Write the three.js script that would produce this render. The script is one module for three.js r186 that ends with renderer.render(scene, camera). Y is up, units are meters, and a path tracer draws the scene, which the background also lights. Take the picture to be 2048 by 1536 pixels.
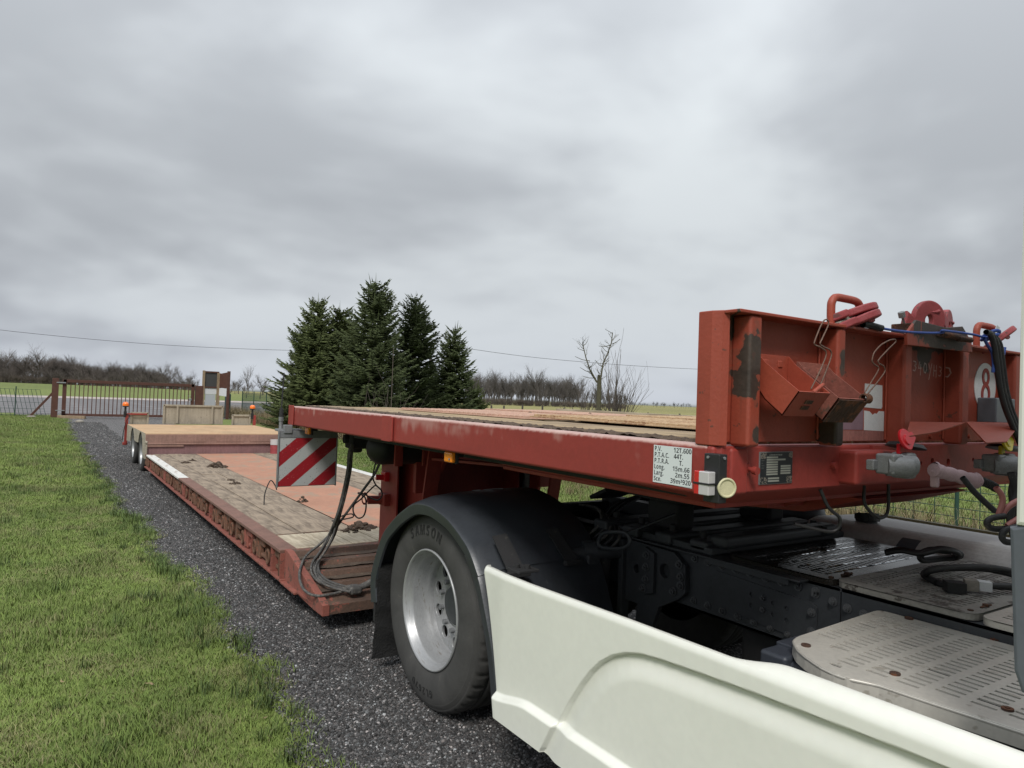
import * as THREE from 'three';
import { mergeGeometries } from 'three/addons/utils/BufferGeometryUtils.js';
import { RoundedBoxGeometry } from 'three/addons/geometries/RoundedBoxGeometry.js';
import { FontLoader } from 'three/addons/loaders/FontLoader.js';
import { TextGeometry } from 'three/addons/geometries/TextGeometry.js';

// ---------------------------------------------------------------- random numbers and noise
function rng(seed) { let a = seed >>> 0; return () => { a = (a + 0x6D2B79F5) | 0; let t = Math.imul(a ^ (a >>> 15), 1 | a); t = (t + Math.imul(t ^ (t >>> 7), 61 | t)) ^ t; return ((t ^ (t >>> 14)) >>> 0) / 4294967296; }; }
const R = rng(20240311);
const rr = (a, b) => a + (b - a) * R();
const clamp = (x, a = 0, b = 1) => Math.min(b, Math.max(a, x));
const mix = (a, b, t) => a + (b - a) * t;
const sstep = (a, b, x) => { const t = clamp((x - a) / (b - a)); return t * t * (3 - 2 * t); };
function hash2(x, y, s = 0) { let h = Math.imul(x | 0, 374761393) ^ Math.imul(y | 0, 668265263) ^ Math.imul(s | 0, 974634777); h = Math.imul(h ^ (h >>> 13), 1274126177); return ((h ^ (h >>> 16)) >>> 0) / 4294967296; }
function vnoise(x, y, per, s) { // value noise, periodic when per > 0
  const x0 = Math.floor(x), y0 = Math.floor(y), fx = x - x0, fy = y - y0, u = fx * fx * (3 - 2 * fx), v = fy * fy * (3 - 2 * fy);
  const w = (n) => per ? ((n % per) + per) % per : n;
  const a = hash2(w(x0), w(y0), s), b = hash2(w(x0 + 1), w(y0), s), c = hash2(w(x0), w(y0 + 1), s), d = hash2(w(x0 + 1), w(y0 + 1), s);
  return mix(mix(a, b, u), mix(c, d, u), v);
}
function fbm(x, y, oct, per, s = 0) { let v = 0, a = .5, n = 0; for (let i = 0; i < oct; i++) { v += a * vnoise(x, y, per, s + i); n += a; a *= .5; x *= 2; y *= 2; per *= 2; } return v / n; }

// ---------------------------------------------------------------- camera
const renderer = new THREE.WebGLRenderer({ antialias: true });
renderer.toneMapping = THREE.LinearToneMapping;
renderer.toneMappingExposure = 1.80;
renderer.shadowMap.enabled = true;
const scene = new THREE.Scene();
const FPX = 1400, YAW = -33.687 * Math.PI / 180, PITCH = 1.2853 * Math.PI / 180, ROLL = 2.05 * Math.PI / 180, EYE = 1.58;
const camera = new THREE.PerspectiveCamera(2 * Math.atan(768 / FPX) * 180 / Math.PI, 4 / 3, 0.05, 2000);
camera.rotation.order = 'YXZ';
camera.position.set(0, EYE, 0);
camera.rotation.set(PITCH, YAW, ROLL);
camera.updateMatrixWorld(true);
scene.add(camera);

// ---------------------------------------------------------------- overcast sky
{
  const SKX = 5.3, SKZ = 2.2, W = 1536, Hh = 768, data = new Float32Array(W * Hh * 4);
  for (let j = 0; j < Hh; j++) {
    const el = ((j + .5) / Hh - .5) * Math.PI, se = Math.sin(el), ce = Math.cos(el);
    for (let i = 0; i < W; i++) {
      const ph = ((i + .5) / W - .5) * 2 * Math.PI, dx = Math.cos(ph) * ce, dz = Math.sin(ph) * ce;
      const o = (j * W + i) * 4; let r, g, b;
      if (se > -0.02) {
        const h = Math.max(se, 0) + .24, px = dx / h, pz = dz / h;
        const wx = fbm(px * .5 + 7, pz * .5, 3, 0, 40) - .5, wz = fbm(px * .5, pz * .5 + 9, 3, 0, 50) - .5;
        const n1 = fbm(px * .46 + wx * .9 + SKX, pz * .46 + wz * .9 + SKZ, 6, 0, 11);
        const n3 = fbm(px * 3.9 + wx * 3 + 4, pz * 3.9 + wz * 3 + 8, 5, 0, 31);
        const n2 = fbm(px * 1.7 + wx * 1.6 + 20, pz * 1.7 + wz * 1.6, 6, 0, 23);
        let c = .52 + (n1 - .5) * 2.0 + (n2 - .5) * 1.25 + (n3 - .5) * .8; c = clamp(c, 0, 1); c = c * c * (3 - 2 * c);
        let L = mix(.236, .375, c) * (1 + 2.4 * Math.pow(Math.max(se, 0), 2.4));
        const hz = Math.exp(-Math.max(se, 0) * 13); // far cloud near the horizon, a little bluer
        L = mix(L, .28 + .25 * (n1 - .45), hz * .5);
        const blue = mix(1.085, 1.05, c) + .06 * hz;
        r = L * .95; g = L * 1.01; b = L * blue;
      } else { r = .07; g = .08; b = .05; }
      data[o] = r; data[o + 1] = g; data[o + 2] = b; data[o + 3] = 1;
    }
  }
  const sky = new THREE.DataTexture(data, W, Hh, THREE.RGBAFormat, THREE.FloatType);
  sky.mapping = THREE.EquirectangularReflectionMapping; sky.magFilter = THREE.LinearFilter; sky.minFilter = THREE.LinearFilter; sky.wrapS = THREE.RepeatWrapping; sky.needsUpdate = true;
  scene.background = sky; scene.environment = sky;
}
const sun = new THREE.DirectionalLight(new THREE.Color(1, .965, .92), 1.5);
sun.position.set(-14, 26, 9); sun.target.position.set(3, 0, -8); sun.shadow.radius = 30; sun.castShadow = true;
sun.shadow.mapSize.set(2048, 2048); Object.assign(sun.shadow.camera, { left: -30, right: 30, top: 30, bottom: -40, near: 1, far: 120 });
scene.add(sun, sun.target);

// ---------------------------------------------------------------- photo pixel -> point on a known plane
const V3 = (x, y, z) => new THREE.Vector3(x, y, z);
function ray(px, py) { return V3(px - 1024, 768 - py, -FPX).applyEuler(camera.rotation).normalize(); }
function onX(px, py, X) { const d = ray(px, py), t = X / d.x; return V3(X, EYE + d.y * t, d.z * t); }
function onY(px, py, Y) { const d = ray(px, py), t = (Y - EYE) / d.y; return V3(d.x * t, Y, d.z * t); }
function onZ(px, py, Z) { const d = ray(px, py), t = Z / d.z; return V3(d.x * t, EYE + d.y * t, Z); }
function atDepth(px, py, D) { const d = ray(px, py), t = D / (d.x * Math.sin(-YAW) - d.z * Math.cos(YAW)); return V3(d.x * t, EYE + d.y * t, d.z * t); }
// ---------------------------------------------------------------- geometry helpers (all in world metres)
function clean(g) { if (g.index) g = g.toNonIndexed(); for (const k of Object.keys(g.attributes)) if (!['position', 'normal', 'uv'].includes(k)) g.deleteAttribute(k); g.morphAttributes = {}; return g; }
function boxUV(g) { // uv in metres from the face direction
  const p = g.attributes.position, uv = new Float32Array(p.count * 2), a = V3(), b = V3(), c = V3(), n = V3();
  for (let i = 0; i < p.count; i += 3) {
    a.fromBufferAttribute(p, i); b.fromBufferAttribute(p, i + 1); c.fromBufferAttribute(p, i + 2);
    n.copy(b).sub(a).cross(c.clone().sub(a)); const ax = Math.abs(n.x), ay = Math.abs(n.y), az = Math.abs(n.z);
    [a, b, c].forEach((q, k) => { const o = (i + k) * 2; if (ay >= ax && ay >= az) { uv[o] = q.x; uv[o + 1] = q.z; } else if (ax >= az) { uv[o] = q.y; uv[o + 1] = q.z; } else { uv[o] = q.x; uv[o + 1] = q.y; } });
  }
  g.setAttribute('uv', new THREE.BufferAttribute(uv, 2)); return g;
}
function bx(x0, y0, z0, x1, y1, z1, r = .003) {
  const w = Math.abs(x1 - x0), h = Math.abs(y1 - y0), d = Math.abs(z1 - z0); r = Math.min(r, w / 2.2, h / 2.2, d / 2.2);
  const g = r > .0004 ? new RoundedBoxGeometry(w, h, d, r > .006 ? 3 : 1, r) : new THREE.BoxGeometry(w, h, d);
  return g.translate((x0 + x1) / 2, (y0 + y1) / 2, (z0 + z1) / 2);
}
function cyl(a, b, r, seg = 14, r2 = r) { // closed cylinder from a to b
  const d = b.clone().sub(a), g = new THREE.CylinderGeometry(r2, r, d.length(), seg);
  g.applyQuaternion(new THREE.Quaternion().setFromUnitVectors(V3(0, 1, 0), d.clone().normalize())); return g.translate((a.x + b.x) / 2, (a.y + b.y) / 2, (a.z + b.z) / 2);
}
function tube(pts, r, seg = 0, rad = 8, closed = false, tension = .5) { const c = new THREE.CatmullRomCurve3(pts, closed, 'catmullrom', tension); return new THREE.TubeGeometry(c, seg || pts.length * 8, r, rad, closed); }
function bar(a, b, w, h) { // square bar from a to b
  const d = b.clone().sub(a), g = new THREE.BoxGeometry(w, h, d.length()); const m = new THREE.Matrix4().lookAt(b, a, Math.abs(d.clone().normalize().y) > .99 ? V3(1, 0, 0) : V3(0, 1, 0));
  g.applyMatrix4(m); return g.translate((a.x + b.x) / 2, (a.y + b.y) / 2, (a.z + b.z) / 2);
}
function plateX(pts, x0, x1, holes = [], bevel = 0) { // outline in (z,y), thickness along x
  const s = new THREE.Shape(pts.map(([z, y]) => new THREE.Vector2(-z, y))); for (const h of holes) s.holes.push(h);
  const t = Math.abs(x1 - x0), g = new THREE.ExtrudeGeometry(s, { depth: t - 2 * bevel, bevelEnabled: bevel > 0, bevelThickness: bevel, bevelSize: bevel, bevelOffset: -bevel, bevelSegments: 2, curveSegments: 18 });
  g.translate(0, 0, bevel).rotateY(Math.PI / 2); return g.translate(Math.min(x0, x1), 0, 0); // shape x (= -z) -> world -z
}
function plateZ(pts, z0, z1, holes = [], bevel = 0) { // outline in (x,y), thickness along z
  const s = new THREE.Shape(pts.map(([x, y]) => new THREE.Vector2(x, y))); for (const h of holes) s.holes.push(h);
  const t = Math.abs(z1 - z0), g = new THREE.ExtrudeGeometry(s, { depth: t - 2 * bevel, bevelEnabled: bevel > 0, bevelThickness: bevel, bevelSize: bevel, bevelOffset: -bevel, bevelSegments: 2, curveSegments: 18 });
  return g.translate(0, 0, Math.min(z0, z1) + bevel);
}
function plateY(pts, y0, y1, holes = [], bevel = 0) { // outline in (x,z), thickness along y
  const s = new THREE.Shape(pts.map(([x, z]) => new THREE.Vector2(x, -z))); for (const h of holes) s.holes.push(h);
  const t = Math.abs(y1 - y0), g = new THREE.ExtrudeGeometry(s, { depth: t - 2 * bevel, bevelEnabled: bevel > 0, bevelThickness: bevel, bevelSize: bevel, bevelOffset: -bevel, bevelSegments: 2, curveSegments: 12 });
  g.translate(0, 0, bevel).rotateX(-Math.PI / 2); return g.translate(0, Math.min(y0, y1), 0);
}
function sheet(q, t) { // thin plate on four corners, thickness t
  const n = q[1].clone().sub(q[0]).cross(q[2].clone().sub(q[0])).normalize().multiplyScalar(t), P = [...q, ...q.map((v) => v.clone().sub(n))], idx = [0, 1, 2, 0, 2, 3, 4, 6, 5, 4, 7, 6];
  for (let i = 0; i < 4; i++) { const j = (i + 1) % 4; idx.push(i, i + 4, j, j, i + 4, j + 4); }
  const pos = []; for (const i of idx) pos.push(P[i].x, P[i].y, P[i].z); const g = new THREE.BufferGeometry(); g.setAttribute('position', new THREE.Float32BufferAttribute(pos, 3)); g.computeVertexNormals(); g.setAttribute('uv', new THREE.Float32BufferAttribute(new Float32Array(pos.length / 3 * 2), 2)); return g;
}
function gridGeo(nu, nv, f, uvf) { // surface from f(u,v) -> Vector3
  const pos = [], uv = [], idx = []; for (let j = 0; j <= nv; j++) for (let i = 0; i <= nu; i++) { const p = f(i / nu, j / nv); pos.push(p.x, p.y, p.z); const q = uvf ? uvf(i / nu, j / nv, p) : [i / nu, j / nv]; uv.push(q[0], q[1]); }
  for (let j = 0; j < nv; j++) for (let i = 0; i < nu; i++) { const a = j * (nu + 1) + i, b = a + 1, c = a + nu + 1, d = c + 1; idx.push(a, b, d, a, d, c); }
  const g = new THREE.BufferGeometry(); g.setAttribute('position', new THREE.Float32BufferAttribute(pos, 3)); g.setAttribute('uv', new THREE.Float32BufferAttribute(uv, 2)); g.setIndex(idx); g.computeVertexNormals(); return g;
}
function latheX(prof, seg = 64, a0 = 0, a1 = Math.PI * 2) { const g = new THREE.LatheGeometry(prof.map(([r, x]) => new THREE.Vector2(r, x)), seg, a0, a1 - a0); g.rotateZ(-Math.PI / 2); return g; } // profile (radius, x)
const ell = (x, y, r, n = 18) => { const p = new THREE.Path(); p.absarc(x, y, r, 0, Math.PI * 2, true); return p; };

// ---------------------------------------------------------------- scene tree helpers
const used = new Map(), origin = new WeakMap();
function numbered(n) { const k = used.get(n) || 0; used.set(n, k + 1); return k ? n + '_' + String(k).padStart(3, '0') : n; }
function tag(o, label, category, group, kind) { if (label) o.userData.label = label; if (category) o.userData.category = category; if (group) o.userData.group = group; if (kind) o.userData.kind = kind; return o; }
function thing(name, label, category, [x, y, z], group) { const o = new THREE.Group(); o.name = numbered(name); o.position.set(x, y, z); origin.set(o, V3(x, y, z)); scene.add(o); return tag(o, label, category, group); }
function part(name, geos, mat, parent, keepUV = false) { // world-space geometry -> one mesh under parent
  const list = (Array.isArray(geos) ? geos : [geos]).map((g) => { g = clean(g); return keepUV ? g : boxUV(g); });
  const g = list.length > 1 ? mergeGeometries(list) : list[0], o = origin.get(parent) || V3(0, 0, 0);
  g.translate(-o.x, -o.y, -o.z); const m = new THREE.Mesh(g, mat); m.name = name; m.castShadow = m.receiveShadow = true; origin.set(m, o); parent.add(m); return m;
}
function single(name, geos, mat, base, label, category, group, keepUV) { // a thing that is one mesh
  const h = new THREE.Group(); origin.set(h, V3(...base)); const m = part(numbered(name), geos, mat, h, keepUV); h.remove(m); m.position.set(...base); scene.add(m); return tag(m, label, category, group);
}
function struct(name, geo, mat) { const m = new THREE.Mesh(geo, mat); m.name = numbered(name); m.castShadow = m.receiveShadow = true; m.userData.kind = 'structure'; scene.add(m); return m; }

// ---------------------------------------------------------------- textures
const enc = (c) => Math.round(255 * clamp(c <= .0031308 ? c * 12.92 : 1.055 * Math.pow(c, 1 / 2.4) - .055));
function colorTex(w, h, fn, rep = 1) { // fn(u,v) -> linear rgb
  const d = new Uint8Array(w * h * 4); for (let j = 0; j < h; j++) for (let i = 0; i < w; i++) { const c = fn((i + .5) / w, (j + .5) / h), o = (j * w + i) * 4; d[o] = enc(c[0]); d[o + 1] = enc(c[1]); d[o + 2] = enc(c[2]); d[o + 3] = 255; }
  const t = new THREE.DataTexture(d, w, h); t.colorSpace = THREE.SRGBColorSpace; t.wrapS = t.wrapT = THREE.RepeatWrapping; t.magFilter = THREE.LinearFilter; t.minFilter = THREE.LinearMipmapLinearFilter; t.generateMipmaps = true; t.repeat.set(rep, rep); t.needsUpdate = true; return t;
}
function grayTex(w, h, fn, rep = 1) { const d = new Uint8Array(w * h * 4); for (let j = 0; j < h; j++) for (let i = 0; i < w; i++) { const c = Math.round(255 * clamp(fn((i + .5) / w, (j + .5) / h))), o = (j * w + i) * 4; d[o] = d[o + 1] = d[o + 2] = c; d[o + 3] = 255; } const t = new THREE.DataTexture(d, w, h); t.wrapS = t.wrapT = THREE.RepeatWrapping; t.magFilter = THREE.LinearFilter; t.minFilter = THREE.LinearMipmapLinearFilter; t.generateMipmaps = true; t.repeat.set(rep, rep); t.needsUpdate = true; return t; }
const lerp3 = (a, b, t) => [mix(a[0], b[0], t), mix(a[1], b[1], t), mix(a[2], b[2], t)];
const mul3 = (a, k) => [a[0] * k, a[1] * k, a[2] * k];
const std = (o) => new THREE.MeshStandardMaterial(o), phys = (o) => new THREE.MeshPhysicalMaterial(o);
const rgb = (r, g, b) => new THREE.Color().setRGB(r, g, b);
// mottled surface: base colour with fine and coarse variation, chips of a second colour; tile in metres
function mottled(base, chip, { tile = .7, var: vr = .25, chips = .0, fine = .15, seed = 1, size = 256, streak = 0 } = {}) {
  return colorTex(size, size, (u, v) => {
    const a = fbm(u * 5, v * 5, 5, 5, seed), b = fbm(u * 60, v * 60, 3, 60, seed + 9), c = fbm(u * 14, v * 14, 4, 14, seed + 20), s = streak ? fbm(u * 40, v * 3, 3, 0, seed + 31) : .5;
    let col = mul3(base, 1 + (a - .5) * 2 * vr + (b - .5) * 2 * fine + (s - .5) * streak);
    if (chips) { const k = sstep(1 - chips, 1 - chips + .06, c * .7 + b * .3 + (a - .5) * .5); col = lerp3(col, chip, k); }
    return col;
  }, 1 / tile);
}
const bumpFine = grayTex(256, 256, (u, v) => fbm(u * 40, v * 40, 3, 40, 77) * .6 + fbm(u * 8, v * 8, 3, 8, 78) * .4, 1 / .3);
const bumpAt = (x, y) => { const t = bumpFine.clone(); t.repeat.set(x, y); t.needsUpdate = true; return t; };
const roughVar = grayTex(256, 256, (u, v) => .55 + .35 * fbm(u * 6, v * 6, 5, 6, 90), 1 / .9);

const M = {};
M.redBeam = std({ map: mottled([.245, .030, .022], [.31, .13, .10], { tile: .8, var: .2, fine: .12, chips: .15, seed: 3 }), roughness: .62, bumpMap: bumpFine, bumpScale: .0006 });
M.orange = std({ map: mottled([.275, .048, .024], [.10, .035, .022], { tile: .8, var: .14, fine: .08, chips: .14, seed: 8 }), roughness: .58, bumpMap: bumpFine, bumpScale: .0008 });
M.rust = std({ map: mottled([.055, .028, .018], [.12, .045, .02], { tile: .3, var: .4, fine: .35, chips: .45, seed: 12 }), roughness: .95, bumpMap: bumpFine, bumpScale: .004 });
M.rustRail = std({ map: mottled([.15, .078, .058], [.22, .085, .062], { tile: .7, var: .3, fine: .2, chips: .3, seed: 15 }), roughness: .85, bumpMap: bumpFine, bumpScale: .002 });
M.rustRed = std({ map: mottled([.22, .07, .05], [.10, .05, .035], { tile: .6, var: .3, fine: .2, chips: .38, seed: 17 }), roughness: .85, bumpMap: bumpFine, bumpScale: .002 });
M.bracket = std({ map: mottled([.12, .062, .038], [.20, .075, .045], { tile: .35, var: .4, fine: .3, chips: .4, seed: 18 }), roughness: .95, bumpMap: bumpFine, bumpScale: .004 });
M.rustPlate = std({ map: mottled([.33, .165, .105], [.27, .18, .125], { tile: 1.7, var: .2, fine: .12, chips: .4, seed: 21 }), roughness: .9 });
M.whiteWorn = std({ map: mottled([.52, .51, .48], [.22, .14, .10], { tile: .9, var: .12, chips: .3, seed: 25 }), roughness: .7 });
M.deckTan = std({ map: mottled([.40, .265, .15], [.33, .165, .085], { tile: 1.9, var: .25, fine: .14, chips: .3, seed: 28 }), roughness: .9 });
M.mauve = std({ map: mottled([.25, .145, .115], [.30, .20, .13], { tile: 1.1, var: .22, chips: .25, seed: 31, streak: .3 }), roughness: .8 });
M.beige = std({ map: mottled([.30, .265, .205], [.20, .17, .13], { tile: .8, var: .2, fine: .1, chips: .2, seed: 33, streak: .35 }), roughness: .85 });
M.checker = std({ map: mottled([.40, .28, .165], [.24, .13, .07], { tile: .6, var: .28, fine: .2, chips: .4, seed: 36 }), roughness: .85 });
M.checkerPink = std({ map: mottled([.42, .27, .20], [.34, .17, .13], { tile: .6, var: .25, fine: .2, chips: .35, seed: 38 }), roughness: .85 });
M.mud = std({ map: mottled([.075, .052, .036], [.12, .09, .06], { tile: .2, var: .4, fine: .4, chips: .3, seed: 40 }), roughness: 1, bumpMap: bumpFine, bumpScale: .006 });
M.steel = std({ color: rgb(.32, .33, .34), roughness: .45, metalness: .6, roughnessMap: roughVar });
M.castGrey = std({ map: mottled([.19, .195, .2], [.1, .1, .1], { tile: .15, var: .3, fine: .25, seed: 44 }), roughness: .6, metalness: .35 });
M.black = std({ color: rgb(.012, .012, .013), roughness: .55 });
M.blackMatt = std({ map: mottled([.016, .016, .017], [.05, .047, .043], { tile: .3, var: .3, chips: .22, seed: 48 }), roughness: .8 });
M.rubberHose = std({ map: mottled([.02, .02, .021], [.06, .055, .05], { tile: .2, var: .4, chips: .3, seed: 50 }), roughness: .65 });
M.hoseGrey = std({ map: mottled([.06, .058, .055], [.13, .12, .105], { tile: .15, var: .3, chips: .4, seed: 51 }), roughness: .75 });
M.tyre = std({ map: mottled([.044, .043, .041], [.075, .07, .063], { tile: .5, var: .3, fine: .12, chips: .22, seed: 53 }), roughness: .82, bumpMap: bumpFine, bumpScale: .0006 });
M.tyreText = std({ color: rgb(.010, .010, .010), roughness: .8 });
M.rim = std({ map: mottled([.31, .315, .32], [.22, .205, .185], { tile: .35, var: .14, chips: .3, seed: 56 }), roughness: .55, metalness: .35, roughnessMap: roughVar });
M.fender = std({ map: mottled([.032, .036, .042], [.065, .068, .072], { tile: .6, var: .25, fine: .12, chips: .14, seed: 58 }), roughness: .5, roughnessMap: roughVar, bumpMap: bumpFine, bumpScale: .0005 });
M.flap = std({ map: mottled([.012, .012, .012], [.06, .055, .05], { tile: .25, var: .5, chips: .25, seed: 59 }), roughness: .85, bumpMap: bumpFine, bumpScale: .006 });
M.frame = std({ map: mottled([.036, .040, .044], [.06, .056, .05], { tile: .5, var: .25, fine: .15, chips: .18, seed: 61 }), roughness: .55, metalness: .1 });
M.boxDark = std({ map: mottled([.03, .035, .045], [.05, .055, .06], { tile: .5, var: .15, seed: 62 }), roughness: .5 });
M.bolt = std({ map: mottled([.10, .105, .11], [.16, .16, .16], { tile: .1, var: .3, seed: 60 }), roughness: .45, metalness: .4 });
M.ramp = std({ map: mottled([.088, .052, .036], [.21, .07, .05], { tile: .55, var: .35, fine: .3, chips: .34, seed: 16 }), roughness: .92, bumpMap: bumpFine, bumpScale: .003 });
M.greyPlastic = std({ map: mottled([.092, .102, .118], [.105, .112, .125], { tile: .5, var: .08, fine: .06, seed: 63 }), roughness: .45 });
M.white = phys({ map: mottled([.70, .705, .64], [.64, .635, .565], { tile: 1.2, var: .03, fine: .03, chips: .12, seed: 65 }), roughness: .32, clearcoat: .5, clearcoatRoughness: .18 });
M.alu = std({ map: mottled([.56, .535, .475], [.40, .37, .315], { tile: .55, var: .12, fine: .1, chips: .32, seed: 67 }), roughness: .5, metalness: .35, roughnessMap: roughVar });
M.aluDirty = std({ map: mottled([.27, .26, .235], [.09, .08, .07], { tile: .45, var: .3, fine: .2, chips: .42, seed: 69 }), roughness: .5, metalness: .35 });
M.aluOily = std({ map: mottled([.020, .017, .014], [.06, .053, .046], { tile: .4, var: .4, fine: .3, chips: .2, seed: 71 }), roughness: .28, metalness: .2, roughnessMap: roughVar });
M.wet = phys({ color: rgb(.03, .03, .03), roughness: .04, clearcoat: 1, clearcoatRoughness: .02 });
M.tank = std({ map: mottled([.60, .60, .59], [.48, .47, .45], { tile: .6, var: .1, chips: .2, seed: 73 }), roughness: .5, metalness: .2 });
M.amber = phys({ color: rgb(.75, .22, .01), roughness: .25, clearcoat: .6 });
M.beacon = phys({ color: rgb(.85, .17, .015), roughness: .25, clearcoat: .6 });
M.redLens = phys({ color: rgb(.45, .012, .015), roughness: .25, clearcoat: .6 });
M.whiteLens = phys({ color: rgb(.46, .445, .445), roughness: .3, clearcoat: .5 });
M.creamLens = std({ map: mottled([.50, .47, .30], [.42, .38, .22], { tile: .08, var: .1, seed: 75 }), roughness: .6 });
M.hookRed = std({ map: mottled([.27, .045, .05], [.12, .04, .035], { tile: .25, var: .22, chips: .3, seed: 77 }), roughness: .6, bumpMap: bumpFine, bumpScale: .001 });
M.pink = std({ map: mottled([.42, .29, .31], [.34, .23, .24], { tile: .15, var: .1, chips: .2, seed: 79 }), roughness: .7 });
M.pinkHose = std({ color: rgb(.36, .14, .125), roughness: .5 });
M.redCap = std({ color: rgb(.55, .01, .018), roughness: .4 });
M.yellowCap = std({ color: rgb(.62, .5, .02), roughness: .4 });
M.blueCord = std({ color: rgb(.03, .07, .28), roughness: .6 });
M.paper = std({ map: mottled([.56, .57, .58], [.42, .42, .43], { tile: .1, var: .06, chips: .12, seed: 81 }), roughness: .8 });
M.purple = std({ map: mottled([.20, .12, .15], [.28, .2, .22], { tile: .12, var: .1, chips: .15, seed: 82 }), roughness: .7 });
M.gateBrown = std({ map: mottled([.075, .028, .018], [.11, .05, .03], { tile: .5, var: .25, chips: .2, seed: 84 }), roughness: .7 });
M.timber = std({ map: mottled([.26, .19, .12], [.16, .11, .07], { tile: .6, var: .3, chips: .3, seed: 86, streak: .4 }), roughness: .9 });
M.greenWire = std({ color: rgb(.012, .045, .032), roughness: .5 });
M.bark = std({ map: mottled([.075, .068, .042], [.11, .11, .05], { tile: .3, var: .35, chips: .3, seed: 88 }), roughness: 1 });
M.bail = std({ map: mottled([.13, .075, .055], [.2, .16, .13], { tile: .08, var: .4, chips: .3, seed: 57 }), roughness: .7, metalness: .2 });
M.twig = std({ color: rgb(.085, .068, .058), roughness: 1 });
M.poleWood = std({ color: rgb(.06, .05, .045), roughness: .95 });
M.wire = std({ color: rgb(.03, .03, .034), roughness: .6 });
M.concrete = std({ map: mottled([.24, .22, .19], [.16, .14, .11], { tile: .4, var: .25, fine: .2, chips: .3, seed: 92 }), roughness: .95 });
function woodTex(base, dark, seed, len = 1) { // boards with grain along v
  return colorTex(256, 512, (u, v) => { const w = fbm(u * 6, v * 2, 3, 0, seed) * 1.2, g = fbm(u * 44 + w * 5, v * 3.0, 4, 0, seed + 4), f = fbm(u * 120, v * 14, 2, 0, seed + 8), p = fbm(u * 5, v * 7, 4, 0, seed + 12); const k = clamp(.25 + (g - .45) * 1.5 + (p - .5) * .9); return mul3(lerp3(base, dark, k), .85 + f * .3); }, 1 / len);
}
const boards = [0, 1, 2, 3].map((i) => std({ map: woodTex([.255 + .02 * i, .20 + .013 * i, .145], [.095, .07, .05], 100 + i * 17, .9), roughness: .95, bumpMap: bumpFine, bumpScale: .003 }));
const boardsPale = [0, 1].map((i) => std({ map: woodTex([.42, .365, .27], [.22, .175, .12], 180 + i * 13, .9), roughness: .95, bumpMap: bumpFine, bumpScale: .003 }));
const deckBoards = [0, 1, 2].map((i) => std({ map: woodTex([.30 + .03 * i, .225 + .02 * i, .145], [.14, .10, .06], 220 + i * 11, 1.1), roughness: .95, bumpMap: bumpFine, bumpScale: .003 }));
function canvasTex(w, h, draw) { const c = document.createElement('canvas'); c.width = w; c.height = h; draw(c.getContext('2d'), w, h); const t = new THREE.CanvasTexture(c); t.colorSpace = THREE.SRGBColorSpace; t.anisotropy = 4; return t; }
function quadXY(x0, y0, x1, y1, z) { const g = new THREE.PlaneGeometry(Math.abs(x1 - x0), Math.abs(y1 - y0)); return g.translate((x0 + x1) / 2, (y0 + y1) / 2, z); }
// ---------------------------------------------------------------- ground
const rise = (x, z) => 1.35 * sstep(95, 215, -z) * sstep(75, 15, x) + .35 * sstep(60, 200, x) * sstep(-10, -120, z);
const edgeL = (z) => { const t = -z; const e = t < 3 ? 1.05 : t < 4.1 ? mix(1.05, 1.17, (t - 3) / 1.1) : t < 5.8 ? mix(1.17, 1.11, (t - 4.1) / 1.7) : t < 10 ? mix(1.11, .92, (t - 5.8) / 4.2) : t < 25 ? mix(.92, .84, (t - 10) / 15) : .86; return e + (fbm(z * 1.3, 3.3, 3, 0, 5) - .5) * .34 + (fbm(z * 5, 1.1, 2, 0, 6) - .5) * .13; };
const edgeR = (z) => 4.75 + (fbm(z * .9, 8.1, 3, 0, 7) - .5) * .5;
const lawnTex = colorTex(512, 512, (u, v) => { const a = fbm(u * 6, v * 6, 4, 6, 1), b = fbm(u * 110, v * 110, 2, 110, 3), c = fbm(u * 26, v * 26, 3, 26, 5); let col = lerp3([.07, .105, .02], [.14, .178, .042], clamp(.5 + (b - .5) * 1.6 + (a - .5))); col = lerp3(col, [.17, .15, .065], sstep(.60, .75, c) * .6); return col; }, 1 / 2.6);
{
  const g = new THREE.PlaneGeometry(1000, 1000, 200, 200); g.rotateX(-Math.PI / 2); g.translate(150, 0, -260);
  const p = g.attributes.position, col = new Float32Array(p.count * 3), uv = g.attributes.uv;
  for (let i = 0; i < p.count; i++) { const x = p.getX(i), z = p.getZ(i); p.setY(i, rise(x, z)); uv.setXY(i, x, z); const n = fbm(x * .03, z * .03, 4, 0, 60), yel = sstep(20, 60, x) * sstep(-20, -60, z); const k = 1 + (n - .5) * .3; col[i * 3] = k * mix(1.05, 1.75, yel); col[i * 3 + 1] = k * mix(1, 1.22, yel); col[i * 3 + 2] = k * mix(.9, 1.7, yel); }
  g.setAttribute('color', new THREE.BufferAttribute(col, 3)); g.computeVertexNormals();
  struct('ground', g, std({ map: lawnTex, vertexColors: true, roughness: 1 }));
}
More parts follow.
